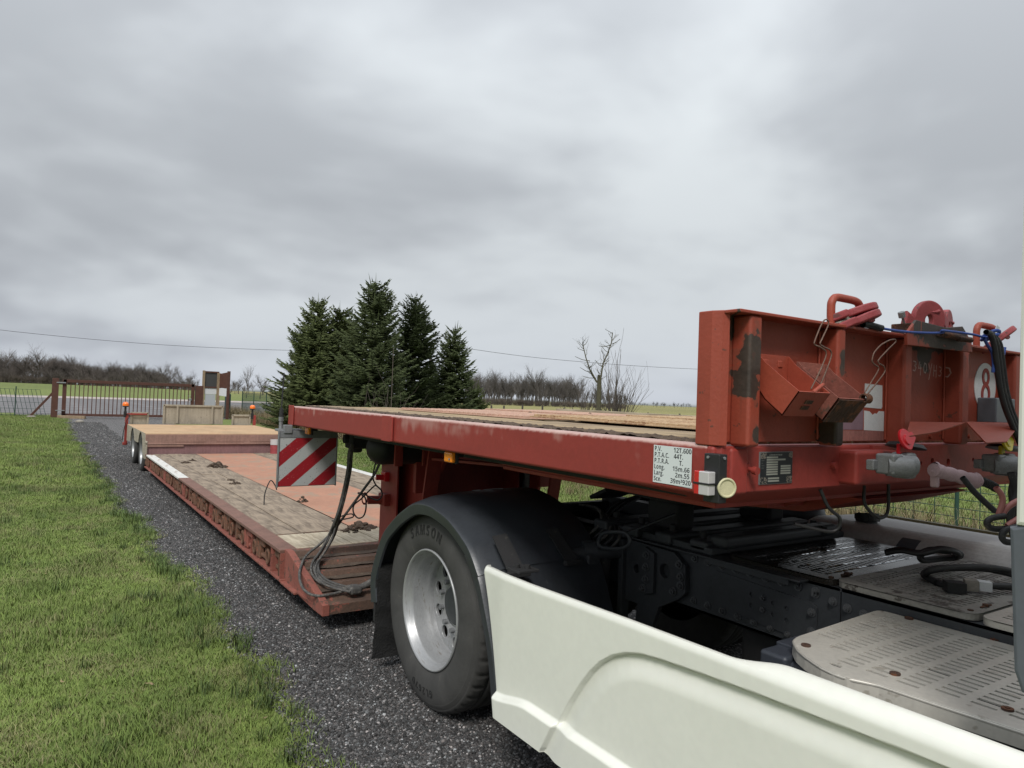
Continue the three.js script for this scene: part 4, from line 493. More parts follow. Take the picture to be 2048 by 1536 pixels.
for (const s of [0, 1]) { const m = (x) => s ? mirX(x) : x;
  const F = part('mudguard', [fenderGeo(0, 10, m)], M.fender, K); F.userData.label = 'black plastic mudguard over the drive wheel';
  part('mudguard_lower', [fenderGeo(9, 14, m, -.006)], M.fender, F);
  part('mudguard_rib', [[2.0, 2.05], [2.12, 2.16]].map(([a, b]) => { const q = openP[6]; return bx(m(a), q[1] + .076, q[0] - .16, m(b), q[1] + .085, q[0] + .2, .004); }), M.fender, F);
  part('mud_flap', [gridGeo(14, 20, (u, v) => V3(m(mix(1.60, 2.22, u)), mix(.085, .62, v), -3.735 + .05 * v + .012 * Math.sin(u * 7 + v * 3) + .006 * Math.sin(v * 23 + u * 11))), bx(m(1.60), .30, -3.735, m(2.22), .62, -3.715, .004)], M.flap, F);
  if (!s) { for (const [a, b, c, d, za] of [[[984, 1074], [1012, 1068], [1050, 1142], [1018, 1150], -2.63], [[1092, 1062], [1112, 1056], [1156, 1120], [1132, 1126], -2.66]]) { const A = onZ(...a, za), B = onZ(...b, za), C = onZ(...c, za + .13), D = onZ(...d, za + .13); part('clip_strap', [sheet([A, B, C, D], .006), bx(D.x - .01, D.y - .012, D.z - .01, C.x + .02, C.y + .004, C.z + .02, .004)], M.blackMatt, F); } const q = onX(1015, 1148, 1.66); part('strap_bracket', [bx(1.60, .885, -2.40, 1.70, .897, -2.30, .003), cyl(V3(1.63, .897, -2.36), V3(1.63, .912, -2.36), .012, 8), cyl(V3(1.66, .897, -2.33), V3(1.66, .912, -2.33), .012, 8)], M.blackMatt, F); }
}
// side skirt: one pressed panel
{
  const topPts = [[-2.52, .877], [-2.194, .880], [-1.64, .897], [-1.30, .904], [-1.19, .906], [-1.05, .908], [-.9, .910], [-.56, .914], [.7, .93]]; const top = (z) => { for (let i = 1; i < topPts.length; i++) if (z <= topPts[i][0]) { const [a, b] = topPts[i - 1], [c, d] = topPts[i]; return mix(b, d, clamp((z - a) / (c - a))); } return .93; };
  const arch = [[-2.02, .34], [-1.952, .461], [-1.905, .54], [-1.85, .619], [-1.80, .681], [-1.753, .727], [-1.70, .765], [-1.636, .794], [-1.57, .812], [-1.487, .822], [-1.35, .832], [-1.168, .843], [-.785, .86], [.9, .90]];
  const archD = (z, y) => { let d = 9, side = 1; for (let i = 1; i < arch.length; i++) { const [x0, y0] = arch[i - 1], [x1, y1] = arch[i], dx = x1 - x0, dy = y1 - y0, t = clamp(((z - x0) * dx + (y - y0) * dy) / (dx * dx + dy * dy)), e = Math.hypot(z - x0 - t * dx, y - y0 - t * dy); if (e < d) { d = e; side = (dx * (y - y0) - dy * (z - x0)) < 0 ? 1 : -1; } } return d * side; };
  const BOT = .32, lip = (z) => mix(.40, .444, sstep(-2.38, -2.12, z)), zl = (y) => mix(-2.36, -2.52, clamp((y - BOT) / .56)) + .012 * Math.sin(clamp((y - BOT) / .56) * 3.14);
  const depthAt = (z, y) => { let d = 0; const a = archD(z, y); d -= .018 * sstep(-.003, .005, a); d += .015 * sstep(.010, .085, a) ; const L = lip(z); d += .026 * sstep(L + .012, L - .012, y); d -= .010 * sstep(-2.33, -2.49, z) ; return d; };
  const NU = 420, NV = 150; const f = (u, v) => { const y0 = mix(BOT, .91, v); const zz = mix(zl(y0), .6, Math.pow(u, 1.25)); const yt = top(zz), y = mix(BOT, yt, v); const e = clamp((y - (yt - .022)) / .022), le = clamp(1 - (zz - zl(y0)) / .018); return V3(1.555 - depthAt(zz, y) + .010 * e * e + .010 * le * le, y, zz); };
  const sk = part('side_skirt', [gridGeo(NU, NV, f), gridGeo(NU, 4, (u, v) => { const p = f(u, 1), s = sstep(-1.26, -1.08, p.z), w = .022 + .018 * s; return V3(p.x + w * v, p.y + .003 * Math.sin(v * 3.1) - .004 * v * (1 - s) + .020 * s * Math.sin(v * 1.57), p.z); }), gridGeo(4, NV, (u, v) => { const p = f(0, v); return V3(p.x + .02 * u, p.y, p.z); }), gridGeo(NU, 3, (u, v) => { const p = f(u, 0); return V3(p.x + .03 * v, p.y, p.z); }), gridGeo(160, 20, (u, v) => { const z = mix(-2.34, .6, u); return V3(1.585, mix(BOT, top(z) - .02, v), z); })], M.white, K); sk.userData.label = 'white side skirt with an arched pressing';
}
// frame rails with bolts
const boltG = mergeGeometries([clean(new THREE.CylinderGeometry(.0165, .0165, .004, 16).translate(0, .002, 0)), clean(new THREE.CylinderGeometry(.0115, .0115, .011, 6).translate(0, .0085, 0)), clean(new THREE.CylinderGeometry(.0055, .0055, .008, 8).translate(0, .017, 0))]).rotateZ(Math.PI / 2);
{
  for (const s of [0, 1]) { const m = (x) => s ? mirX(x) : x;
    const rail = part('frame_rail', [bx(m(2.395), .69, -3.75, m(2.405), .948, -1.43, .001), bx(m(2.395), .69, -1.425, m(2.407), .948, .9, .001), bx(m(2.395), .936, -3.75, m(2.475), .948, .9, .001), bx(m(2.395), .69, -3.75, m(2.475), .702, .9, .001)], M.frame, K);
    if (!s) { const rp = plateX([[-1.98, .745], [-1.995, .76], [-1.995, .87], [-1.975, .89], [-1.53, .87], [-1.515, .855], [-1.515, .735], [-1.53, .72], [-1.60, .722]], 2.389, 2.396, [ell(1.80, .835, .009), ell(1.80, .79, .009), ell(1.70, .825, .009), ell(1.70, .78, .009), ell(1.64, .82, .009), ell(1.64, .775, .009)], .001); part('rail_plate', rp, M.frame, rail);
      part('top_cover', [bx(2.33, .945, -2.55, 2.42, .953, -1.55, .002), bx(2.335, .925, -2.0, 2.342, .948, -1.6, .001)], M.frame, rail);
      const bolt = (z, y, sc = 1) => { const b = new THREE.Mesh(boltG, M.bolt); b.name = 'bolt'; const o = origin.get(K); b.position.set(2.394 - (sc > 1 ? .004 : 0) - o.x, y - o.y, z - o.z); b.rotation.x = R(); b.castShadow = b.receiveShadow = true; rail.add(b); };
      for (let i = 0; i < 9; i++) bolt(-2.10 + i * .078, .733 - i * .0012); for (let i = 0; i < 9; i++) bolt(-2.10 + i * .072, .915); bolt(-1.525, .905); bolt(-1.455, .895); bolt(-1.40, .885); bolt(-1.34, .88); bolt(-1.27, .87); bolt(-1.535, .835, 2); bolt(-1.535, .765, 2); bolt(-1.745, .835); bolt(-1.745, .79);
      const br = part('suspension_bracket', [plateX([[-2.52, .93], [-2.20, .925], [-2.13, .88], [-2.125, .76], [-2.17, .72], [-2.28, .66], [-2.36, .45], [-2.44, .45], [-2.42, .64], [-2.52, .64]], 2.365, 2.392, [ell(2.25, .83, .032), ell(2.43, .80, .02)], .003), bx(2.34, .50, -2.53, 2.39, .93, -2.50, .004), plateX([[-2.36, .70], [-2.30, .72], [-2.30, .90], [-2.36, .92]], 2.345, 2.37, [], .003)], M.frame, rail); for (const [z, y] of [[-2.345, .885], [-2.345, .83], [-2.345, .775], [-2.36, .73], [-2.16, .88], [-2.15, .83], [-2.15, .79], [-2.19, .755]]) { const b = new THREE.Mesh(boltG, M.bolt); b.name = 'bolt'; const o = origin.get(K); b.position.set(2.345 - o.x + (z > -2.3 ? .018 : 0), y - o.y, z - o.z); b.scale.setScalar(1.15); rail.add(b); }
    } }
  part('cross_tube', [cyl(V3(2.05, .86, -2.62), V3(2.4, .865, -2.52), .032, 16), cyl(V3(2.17, .87, -2.60), V3(2.23, .87, -2.58), .048, 16), bx(2.16, .80, -2.62, 2.24, .86, -2.54, .01)], M.frame, K);
  part('damper', [cyl(V3(2.28, .45, -2.62), V3(2.30, .90, -2.58), .04, 14), cyl(V3(2.27, .35, -2.63), V3(2.28, .6, -2.62), .028, 12)], M.blackMatt, K);
  for (let i = 0; i < 5; i++) { const dz = i * .035, dy = i * .012; part('air_line', tube([V3(2.30 + i * .02, .60, -2.66 - dz), V3(2.26, .80 + dy, -2.60 - dz), V3(2.31, .93 + dy, -2.50 - dz), V3(2.40, .985 + dy, -2.62 - dz), V3(2.55, 1.0, -2.95 - dz)], .0075, 40, 7), i % 2 ? M.rubberHose : M.hoseGrey, K); }
  for (let i = 0; i < 3; i++) part('air_line', tube([V3(2.44 + i * .03, .90, -2.9), V3(2.46 + i * .03, .975, -2.8), V3(2.60 + i * .05, 1.03, -2.86), V3(2.9 + i * .03, 1.06, -2.95)], .008, 40, 7), M.rubberHose, K);
  part('light_block_box', [bx(2.45, .35, -1.9, 3.25, .92, .8, .03)], M.blackMatt, K);  // black box added between the rails to block light through the chassis
  part('crossmember', [bx(2.41, .72, -2.6, 3.29, .93, -2.52), bx(2.41, .72, -3.74, 3.29, .90, -3.68)], M.frame, K);
  part('air_spring', [cyl(V3(2.35, .55, -3.5), V3(2.35, .85, -3.5), .13, 20), cyl(V3(3.35, .55, -3.5), V3(3.35, .85, -3.5), .13, 20)], M.blackMatt, K);
}
// slotted tread plates
function slotted(outline, rows, y, t) { const holes = rows.map(([x, z, w, l]) => { const p = new THREE.Path(); p.moveTo(x, -z); p.lineTo(x, -(z + l)); p.lineTo(x + w, -(z + l)); p.lineTo(x + w, -z); p.closePath(); return p; }); return plateY(outline, y, y + t, holes, 0); }
function roundRect(x0, z0, x1, z1, r) { const o = []; for (const [cx, cz, a] of [[x1 - r, z1 - r, 0], [x0 + r, z1 - r, 1], [x0 + r, z0 + r, 2], [x1 - r, z0 + r, 3]]) for (let i = 0; i <= 5; i++) { const t = (a + i / 5) * Math.PI / 2; o.push([cx + Math.cos(t) * r, cz + Math.sin(t) * r]); } return o; }
{
  const deck = (x0, z0, x1, z1, y, mat, label) => { const rows = []; for (let z = z0 + .04; z < z1 - .075; z += .062) for (let x = x0 + .06; x < x1 - .05; x += .030) rows.push([x, z, .0125, .044]); const o = roundRect(x0, z0, x1, z1, .04); const P = part('deck_plate', [slotted(o, rows, y, .004), ...o.map((p, i) => { const q = o[(i + 1) % o.length]; return sheet([V3(p[0], y + .003, p[1]), V3(q[0], y + .003, q[1]), V3(q[0], y - .018, q[1]), V3(p[0], y - .018, p[1])], .003); })], mat, K); P.userData.label = label; part('latch', [bx(x0 + .10, y + .003, z1 - .03, x0 + .17, y + .009, z1 - .022, .002), cyl(V3(x0 + .135, y + .003, z1 - .026), V3(x0 + .135, y + .013, z1 - .026), .010, 10), cyl(V3(x0 + .04, y + .003, z1 - .03), V3(x0 + .04, y + .007, z1 - .03), .009, 10)], M.rust, P); return P; };
  const A = deck(2.385, -1.93, 3.27, -1.455, .968, M.aluOily, 'oily black wet slotted deck plate'); deck(2.39, -1.45, 3.27, -.992, .970, M.aluDirty, 'soiled grey slotted deck plate'); deck(2.395, -.985, 3.27, -.35, .966, M.alu, 'pale aluminium slotted deck plate');
  // rain water standing between the slots
  const wetList = []; for (let i = 0; i < 90; i++) { const z = -1.93 + .045 + Math.floor(R() * 6) * .062 + .044, x = 2.45 + Math.pow(R(), 1.2) * .62, w = rr(.02, .075), l = rr(.007, .014), n = 12, pts = []; for (let k = 0; k < n; k++) { const a = k / n * 6.2832, e = rr(.6, 1.1); pts.push([x + Math.cos(a) * w * .5 * e, z + .008 + Math.sin(a) * l * .6 * e]); } wetList.push(plateY(pts, .9712, .9732)); } part('rain_water', wetList, M.wet, A);
  // battery box tread plate
  const y = .908, out = [[1.80, -1.205], [1.83, -1.232], [1.88, -1.248], [2.35, -1.282], [2.375, -1.27], [2.38, -1.24], [2.38, .2], [1.79, .2], [1.775, -.5], [1.765, -.634], [1.748, -.80], [1.738, -.93], [1.722, -.965], [1.708, -.995], [1.706, -1.03], [1.715, -1.07], [1.75, -1.14], [1.78, -1.185]];
  const rows = []; let n = 0; for (let z = -1.235; z < -.15; z += .078) { for (let x = 1.80; x < 2.35; x += .031) { const left = z < -1.15 ? 1.93 + (z < -1.2 ? .02 : -.05) : z < -1.02 ? 1.80 : z < -.9 ? 1.765 : 1.81; if (x < left) continue; if (Math.hypot(x - 1.83, z + 1.19) < .05) continue; rows.push([x, z, n % 31 === 7 ? .016 : .0115, .054]); n++; } }
  for (const [x, z] of [[1.755, -1.075], [1.785, -1.06], [1.775, -1.02], [1.80, -1.10]]) rows.push([x, z, .014, .032]);
  const okRows = rows.filter(([x, z], i) => !rows.some(([a, b], j) => j < i && Math.abs(a - x) < .022 && Math.abs(b - z) < .06));
  const bat = part('battery_step_plate', [slotted(out, okRows, y, .004), ...out.map((p, i) => { const q = out[(i + 1) % out.length]; return sheet([V3(p[0], y + .003, p[1]), V3(q[0], y + .003, q[1]), V3(q[0] - .004, y - .032, q[1]), V3(p[0] - .004, y - .032, p[1])], .003); }), tube(out.map(([a, b]) => V3(a + .004, y - .001, b)), .006, 200, 6, true, .1)], M.alu, K); bat.userData.label = 'pale slotted aluminium step plate over the battery box';
  for (const [px, py] of [[1612, 1292], [1818, 1238], [1790, 1349], [2015, 1420], [1990, 1280]]) { const q = onY(px, py, y + .004); part('rubber_stud', [cyl(V3(q.x, y, q.z), V3(q.x, y + .009, q.z), .013, 12), cyl(V3(q.x, y + .006, q.z), V3(q.x, y + .011, q.z), .006, 8)], M.rust, bat); }
  part('battery_box', [bx(1.80, .45, -1.24, 2.36, .862, .15, .02), bx(1.78, .80, -1.31, 2.0, .875, -1.22, .012), bx(1.86, .868, -1.31, 2.2, .884, -1.24, .004)], M.boxDark, K);
  for (const [z, yy] of [[-.93, .88], [-.75, .88]]) part('cover_screw', cyl(V3(1.70, yy, z), V3(1.69, yy, z), .012, 10), M.castGrey, K);
}
// fifth wheel
{
  const cz = -2.36, th = []; for (let i = 0; i <= 40; i++) { const a = -.25 + i / 40 * (Math.PI + .5); th.push([XC + Math.cos(a) * .46, cz + Math.sin(a) * .42]); } const sh = [...th, [XC - .36, cz - .52], [XC - .08, cz - .30], [XC - .03, cz - .02], [XC + .03, cz - .02], [XC + .08, cz - .30], [XC + .36, cz - .52]];
  const fw = part('fifth_wheel', [plateY(sh, 1.135, 1.16, [], .004), bx(XC - .40, 1.0, cz - .1, XC - .28, 1.13, cz + .1, .02), bx(XC + .28, 1.0, cz - .1, XC + .40, 1.13, cz + .1, .02)], M.blackMatt, K);
  part('mounting_plate', [bx(2.36, .952, cz - .35, 3.34, .985, cz + .38, .008), ...[0, 1, 2, 3].map((i) => bx(2.30 + i * .02, .955, cz - .32 + i * .19, 3.38, 1.005, cz - .22 + i * .19, .014)), bx(2.40, .98, cz + .33, 3.22, 1.035, cz + .42, .02)], M.frame, fw);
  part('mount_bolt', [[2.42, -.28], [2.42, -.1], [2.42, .1], [2.42, .28], [3.15, .36], [3.2, .30], [3.1, .42]].map(([x, z]) => cyl(V3(x, 1.0, cz + z), V3(x, 1.035, cz + z), .017, 6)), M.blackMatt, fw);
  const hp = [[1197, 1082], [1205, 1068], [1225, 1064], [1250, 1066], [1260, 1078], [1257, 1090], [1240, 1097], [1212, 1096], [1200, 1092]].map(([a, b]) => onX(a, b, 2.22)); part('release_handle', [tube(hp, .009, 80, 8, true, .5), bar(onX(1250, 1066, 2.22), V3(2.42, 1.085, -2.25), .028, .006)], M.frame, fw);
  part('ramp', [sheet([V3(XC - .36, 1.13, cz - .45), V3(XC - .1, 1.13, cz - .45), V3(XC - .12, 1.07, cz - .6), V3(XC - .34, 1.07, cz - .6)], .02)], M.blackMatt, fw);
}
// fuel tank on the far side
{
  const s = new THREE.Shape(); const x0 = 3.285, x1 = 4.05, y0 = .42, y1 = .985, r = .20; s.moveTo(x0 + r, y0); s.lineTo(x1 - r, y0); s.quadraticCurveTo(x1, y0, x1, y0 + r); s.lineTo(x1, y1 - r); s.quadraticCurveTo(x1, y1, x1 - r, y1); s.lineTo(x0 + r, y1 + .015); s.quadraticCurveTo(x0, y1, x0, y1 - r); s.lineTo(x0, y0 + r); s.quadraticCurveTo(x0, y0, x0 + r, y0);
  const tk = part('fuel_tank', new THREE.ExtrudeGeometry(s, { depth: 2.2, bevelEnabled: true, bevelSize: .02, bevelThickness: .03, bevelSegments: 3, curveSegments: 12 }).translate(0, 0, -2.2), M.tank, K); for (const z of [-1.72, -1.05]) { const g = new THREE.ExtrudeGeometry(s, { depth: .085, bevelEnabled: false, curveSegments: 12 }); g.translate(-3.75, -.7, 0).scale(1.045, 1.055, 1).translate(3.75, .7, z); part('tank_strap', g, M.greyPlastic, tk); }
  part('filler_cap', [cyl(V3(3.53, .99, -1.97), V3(3.53, 1.03, -1.97), .045, 24), cyl(V3(3.53, 1.025, -1.97), V3(3.535, 1.062, -1.975), .056, 24), ...Array.from({ length: 10 }, (_, i) => { const a = i * .628; return bx(3.535 + Math.cos(a) * .056 - .004, 1.03, -1.975 + Math.sin(a) * .056 - .004, 3.535 + Math.cos(a) * .056 + .004, 1.06, -1.975 + Math.sin(a) * .056 + .004, .002); })], M.black, tk);
  part('tank_trim', bx(4.07, .96, -2.2, 4.10, .99, 0, .004), std({ color: rgb(.16, .13, .06), roughness: .6 }), tk);
  part('air_reservoir', [new THREE.CapsuleGeometry(.1, .5, 6, 16).rotateX(Math.PI / 2).translate(3.62, .98, -2.62)], M.greyPlastic, K);
}
// cab: only its rear left edge reaches into view
{
  part('cab_body', [bx(1.60, 1.05, -.12, 4.10, 3.55, 2.1, .08), bx(1.6, .35, .25, 4.1, 1.06, 2.1, .06)], M.white, K);
  const fr = [[-.578, 1.375], [-.577, 1.9], [-.575, 2.3], [-.555, 2.7], [-.50, 3.3], [.5, 3.4], [.5, 1.375]]; part('side_deflector', [plateX(fr, 1.548, 1.575, [], .008)], M.white, K).userData.label = 'white side deflector at the back of the cab';
  const fl = [[-.590, 1.37], [-.578, 1.10], [-.565, 1.062], [.5, 1.05], [.5, 1.38], [-.56, 1.38]]; part('lower_deflector', [plateX(fl, 1.552, 1.58, [], .008)], M.greyPlastic, K).userData.label = 'grey lower deflector at the back of the cab';
  part('deflector_frame', [bx(1.575, 1.1, -.45, 1.62, 3.3, -.1, .01)], M.black, K);
}
// ---------------------------------------------------------------- loose things on and around the trailer
function hookGeo(r, t) { const s = new THREE.Shape(); s.absarc(0, 0, r, -2.2, 2.75, false); s.lineTo(-r * 1.25, r * .95); s.lineTo(-r * 1.7, r * .45); s.lineTo(-r * 1.15, -r * .1); s.quadraticCurveTo(-r * .75, -r * .5, -r * .62, -r * .78); const h = new THREE.Path(); h.moveTo(-r * .55, -r * .15); h.quadraticCurveTo(-r * .45, r * .42, r * .05, r * .36); h.quadraticCurveTo(r * .38, r * .3, r * .3, -r * .05); h.quadraticCurveTo(r * .2, -r * .45, -r * .25, -r * .55); h.closePath(); s.holes.push(h); return new THREE.ExtrudeGeometry(s, { depth: t, bevelEnabled: true, bevelSize: r * .12, bevelThickness: t * .35, bevelSegments: 3, curveSegments: 20 }).translate(0, 0, -t / 2); }
function hookThing(pos, rot, r, label) { const g = [hookGeo(r, .014), new THREE.ConeGeometry(r * .14, r * .6, 8).rotateZ(1.2).translate(r * .45, r * .25, .012)]; const e = new THREE.Euler(...rot); const m = new THREE.Matrix4().makeRotationFromEuler(e); for (const q of g) { q.applyMatrix4(m); q.translate(...pos); } return single('lifting_hook', g, M.hookRed, pos, label, 'hook', 'red lifting hooks on the headboard'); }
hookThing([2.548, 1.912, -1.225], [0, -.35, .5], .058, 'red lifting hook standing in the rusty bracket, throat facing the roller bar');
hookThing([2.735, 1.905, -1.25], [0, .25, .2], .055, 'second red lifting hook leaning behind the one in the rusty bracket');
hookThing([2.145, 1.893, -1.262], [1.25, .2, .35], .068, 'red lifting hook lying flat by the grab hoop, upper of the pair');
hookThing([2.135, 1.868, -1.235], [1.2, .25, .32], .06, 'red lifting hook lying flat by the grab hoop, lower of the pair');
hookThing([3.15, 1.885, -1.25], [.9, .3, .3], .07, 'red lifting hook beside the white deflector of the cab');
single('wooden_wedge', [bar(V3(2.035, 1.848, -1.25), V3(2.10, 1.885, -1.25), .03, .014), bar(V3(2.045, 1.852, -1.235), V3(2.105, 1.872, -1.235), .024, .016)], M.concrete, [2.05, 1.846, -1.25], 'pale grey wedge tucked under the flat hooks', 'wedge');
single('thumb_screw', [cyl(V3(2.415, 1.875, -1.235), V3(2.393, 1.912, -1.235), .004, 8), cyl(V3(2.396, 1.905, -1.235), V3(2.388, 1.922, -1.235), .011, 10)], M.castGrey, [2.40, 1.87, -1.235], 'small dark thumb screw sticking up beside the bracket', 'screw');
{ const Z = (l, z) => l.map(([x, y]) => onZ(x, y, z)), kn = onZ(1977, 674, -1.13);
single('blue_cord', [tube([V3(2.165, 1.853, -1.215), V3(2.30, 1.848, -1.195), V3(2.44, 1.853, -1.183), V3(2.53, 1.860, -1.165), onZ(1885, 661, -1.16), onZ(1940, 668, -1.15), onZ(1962, 673, -1.14), kn], .0042, 90, 7), tube(Z([[1968, 676], [1975, 690], [1984, 705], [1987, 725], [1986, 745]], -1.11), .0055, 50, 7), new THREE.TorusGeometry(.026, .006, 7, 22).rotateX(1.2).rotateY(.4).translate(kn.x + .01, kn.y, kn.z), new THREE.TorusGeometry(.028, .006, 7, 22).rotateX(1.0).rotateY(-.2).translate(kn.x + .018, kn.y + .008, kn.z), tube(Z([[2010, 695], [2007, 710], [2000, 722]], -1.15), .005, 24, 6)], M.blueCord, [2.2, 1.85, -1.2], 'blue elastic cord stretched along the headboard top', 'cord');
single('cord_sleeve', [tube([V3(2.135, 1.858, -1.222), V3(2.17, 1.857, -1.218), V3(2.215, 1.850, -1.205)], .011, 20, 9)], M.black, [2.13, 1.85, -1.22], 'black plastic hook sleeve at the end of the blue cord', 'cord hook');
single('plastic_tag', sheet(Z([[1986, 676], [1992, 678], [2000, 655], [1994, 650]], -1.13), .002), M.paper, [kn.x, kn.y, kn.z], 'white plastic tag sticking up from the blue knot', 'tag');
for (let i = 0; i < 3; i++) { const o = i * 6, p = Z([[1972 + o * .5, 664], [1980 + o * .7, 668 + i * 2], [1988 + o, 690], [1994 + o, 730], [2000 + o, 775], [2010 + o, 815], [2026 + o, 855], [2048 + o, 905]], -1.10 - i * .012); single('black_hose', tube(p, .0095, 70, 9), M.rubberHose, [p[0].x, p[0].y, p[0].z], 'thick black hose hanging over the headboard by the blue knot', 'hose', 'black hoses tied with blue cord'); } }
// air couplings with their hoses
function coupling(x, y, z, capMat, nm, label) { const c = thing('air_coupling', label, 'coupling', [x, y, z]); part('coupling_body', [bx(x - .012, y - .03, z - .03, x + .05, y + .032, z + .03, .008), cyl(V3(x + .035, y, z + .02), V3(x + .075, y - .002, z + .045), .030, 20), cyl(V3(x - .0, y - .005, z + .0), V3(x + .05, y - .005, z + .05), .030, 20), bx(x + .075, y - .045, z - .03, x + .125, y + .035, z + .03, .010), cyl(V3(x + .1, y, z), V3(x + .13, y, z), .034, 18), bx(x - .035, y - .02, z - .045, x + .02, y + .012, z - .02, .004)], M.castGrey, c); const s = new THREE.Shape(); s.absarc(0, 0, .032, .6, 5.1, false); s.lineTo(.055, .004); s.lineTo(.045, .022); part('dust_flap', [new THREE.ExtrudeGeometry(s, { depth: .005, bevelEnabled: true, bevelSize: .002, bevelThickness: .002, bevelSegments: 2 }).rotateX(-.35).translate(x + .085, y + .075, z + .01), new THREE.CylinderGeometry(.015, .018, .008, 16).rotateX(Math.PI / 2 - .35).translate(x + .083, y + .075, z + .018), bx(x + .07, y + .03, z - .008, x + .098, y + .062, z + .004, .002)], capMat, c); part('rubber_disc', [cyl(V3(x + .15, y + .048, z - .02), V3(x + .152, y + .060, z - .02), .06, 24, .05)], M.black, c); return c; }
coupling(2.13, 1.425, -1.135, M.redCap, 'red', 'grey air coupling with a red dust flap on the bumper'); coupling(2.80, 1.415, -1.12, M.yellowCap, 'yellow', 'grey air coupling with a yellow dust flap near the cab');
{ const a = onZ(1868, 940, -1.10), b = onZ(1954, 962, -1.07), d = b.clone().sub(a), gs = []; const n = 26; const prof = gridGeo(n, 16, (u, v) => { const r = (.0165 + .0035 * Math.abs(Math.sin(u * Math.PI * 4)) + (u < .06 || u > .95 ? .006 : 0)), t = v * 6.2832, p = a.clone().addScaledVector(d, u), up = V3(0, 1, 0), sd = d.clone().cross(up).normalize(), u2 = sd.clone().cross(d).normalize(); return p.addScaledVector(u2, Math.cos(t) * r * 1.15).addScaledVector(sd, Math.sin(t) * r * .8); }); gs.push(prof, cyl(a.clone().addScaledVector(d, -.01), a.clone().addScaledVector(d, .03), .021, 16), cyl(b.clone().addScaledVector(d, -.04), b.clone().addScaledVector(d, .01), .021, 16), bx(a.x - .004, a.y - .055, a.z - .012, a.x + .016, a.y, a.z + .012, .006)); single('coupling_grip', gs, M.pink, [a.x, a.y, a.z], 'faded pink moulded hand grip on the air line', 'hand grip');
  const sp = []; for (let i = 0; i < 60; i++) { const t = i / 59, e1 = onZ(1992, 976, -1.03), p = V3(mix(b.x, e1.x, t), mix(b.y, e1.y, t * t), mix(b.z, e1.z, t)); const an = i * 1.15; sp.push(V3(p.x, p.y + Math.cos(an) * .012, p.z + Math.sin(an) * .012)); } single('spring_sleeve', [tube(sp, .0036, 300, 5), tube([b, onZ(1975, 966, -1.05), onZ(1994, 978, -1.03)], .010, 20, 8)], M.black, [b.x, b.y, b.z], 'black coiled bend protector behind the pink grip', 'hose sleeve');
  const pp = (l, D) => l.map(([x, y]) => atDepth(x, y, D)); single('pink_air_hose', [tube(pp([[1992, 975], [2003, 990], [2005, 1005], [1998, 1028], [2000, 1035], [2015, 1015], [2040, 1000], [2062, 995]], 2.05), .0085, 60, 8), tube(pp([[2014, 1052], [2030, 1042], [2062, 1022]], 2.02), .0085, 30, 8), tube(pp([[2026, 1068], [2045, 1058], [2066, 1050]], 2.0), .0085, 30, 8)], M.pinkHose, [2.55, 1.31, -.86], 'pink spiral air hose beside the cab', 'hose');
  single('coiled_black_hose', [tube(pp([[1925, 955], [1950, 985], [1985, 1018], [1992, 1022]], 2.15), .009, 40, 8), tube(pp([[2010, 1032], [1985, 1036], [1974, 1044], [1980, 1055], [2000, 1058], [2035, 1053], [2060, 1040]], 2.03), .009, 60, 8), tube(pp([[2040, 1052], [2012, 1060], [2004, 1072], [2010, 1083], [2030, 1084], [2060, 1076]], 2.0), .009, 60, 8), tube(pp([[2022, 945], [2032, 985], [2020, 1030], [2030, 1080], [2040, 1120]], 2.2), .012, 50, 8), tube(pp([[2034, 945], [2024, 985], [2034, 1035], [2046, 1060]], 2.3), .012, 50, 8)], M.rubberHose, [2.5, 1.3, -.9], 'glossy black spiral hose coiled beside the pink hose', 'hose'); }
single('hanging_lead', [tube([V3(2.02, 1.335, -1.28), V3(2.05, 1.28, -1.27), V3(2.10, 1.24, -1.26), V3(2.09, 1.20, -1.28), V3(1.98, 1.22, -1.34)], .0055, 40, 7), tube([V3(2.25, 1.34, -1.27), V3(2.24, 1.28, -1.26), V3(2.30, 1.235, -1.25), V3(2.36, 1.25, -1.25), V3(2.38, 1.34, -1.26)], .0055, 40, 7)], M.black, [2.05, 1.34, -1.28], 'black leads looping below the front bumper', 'lead');
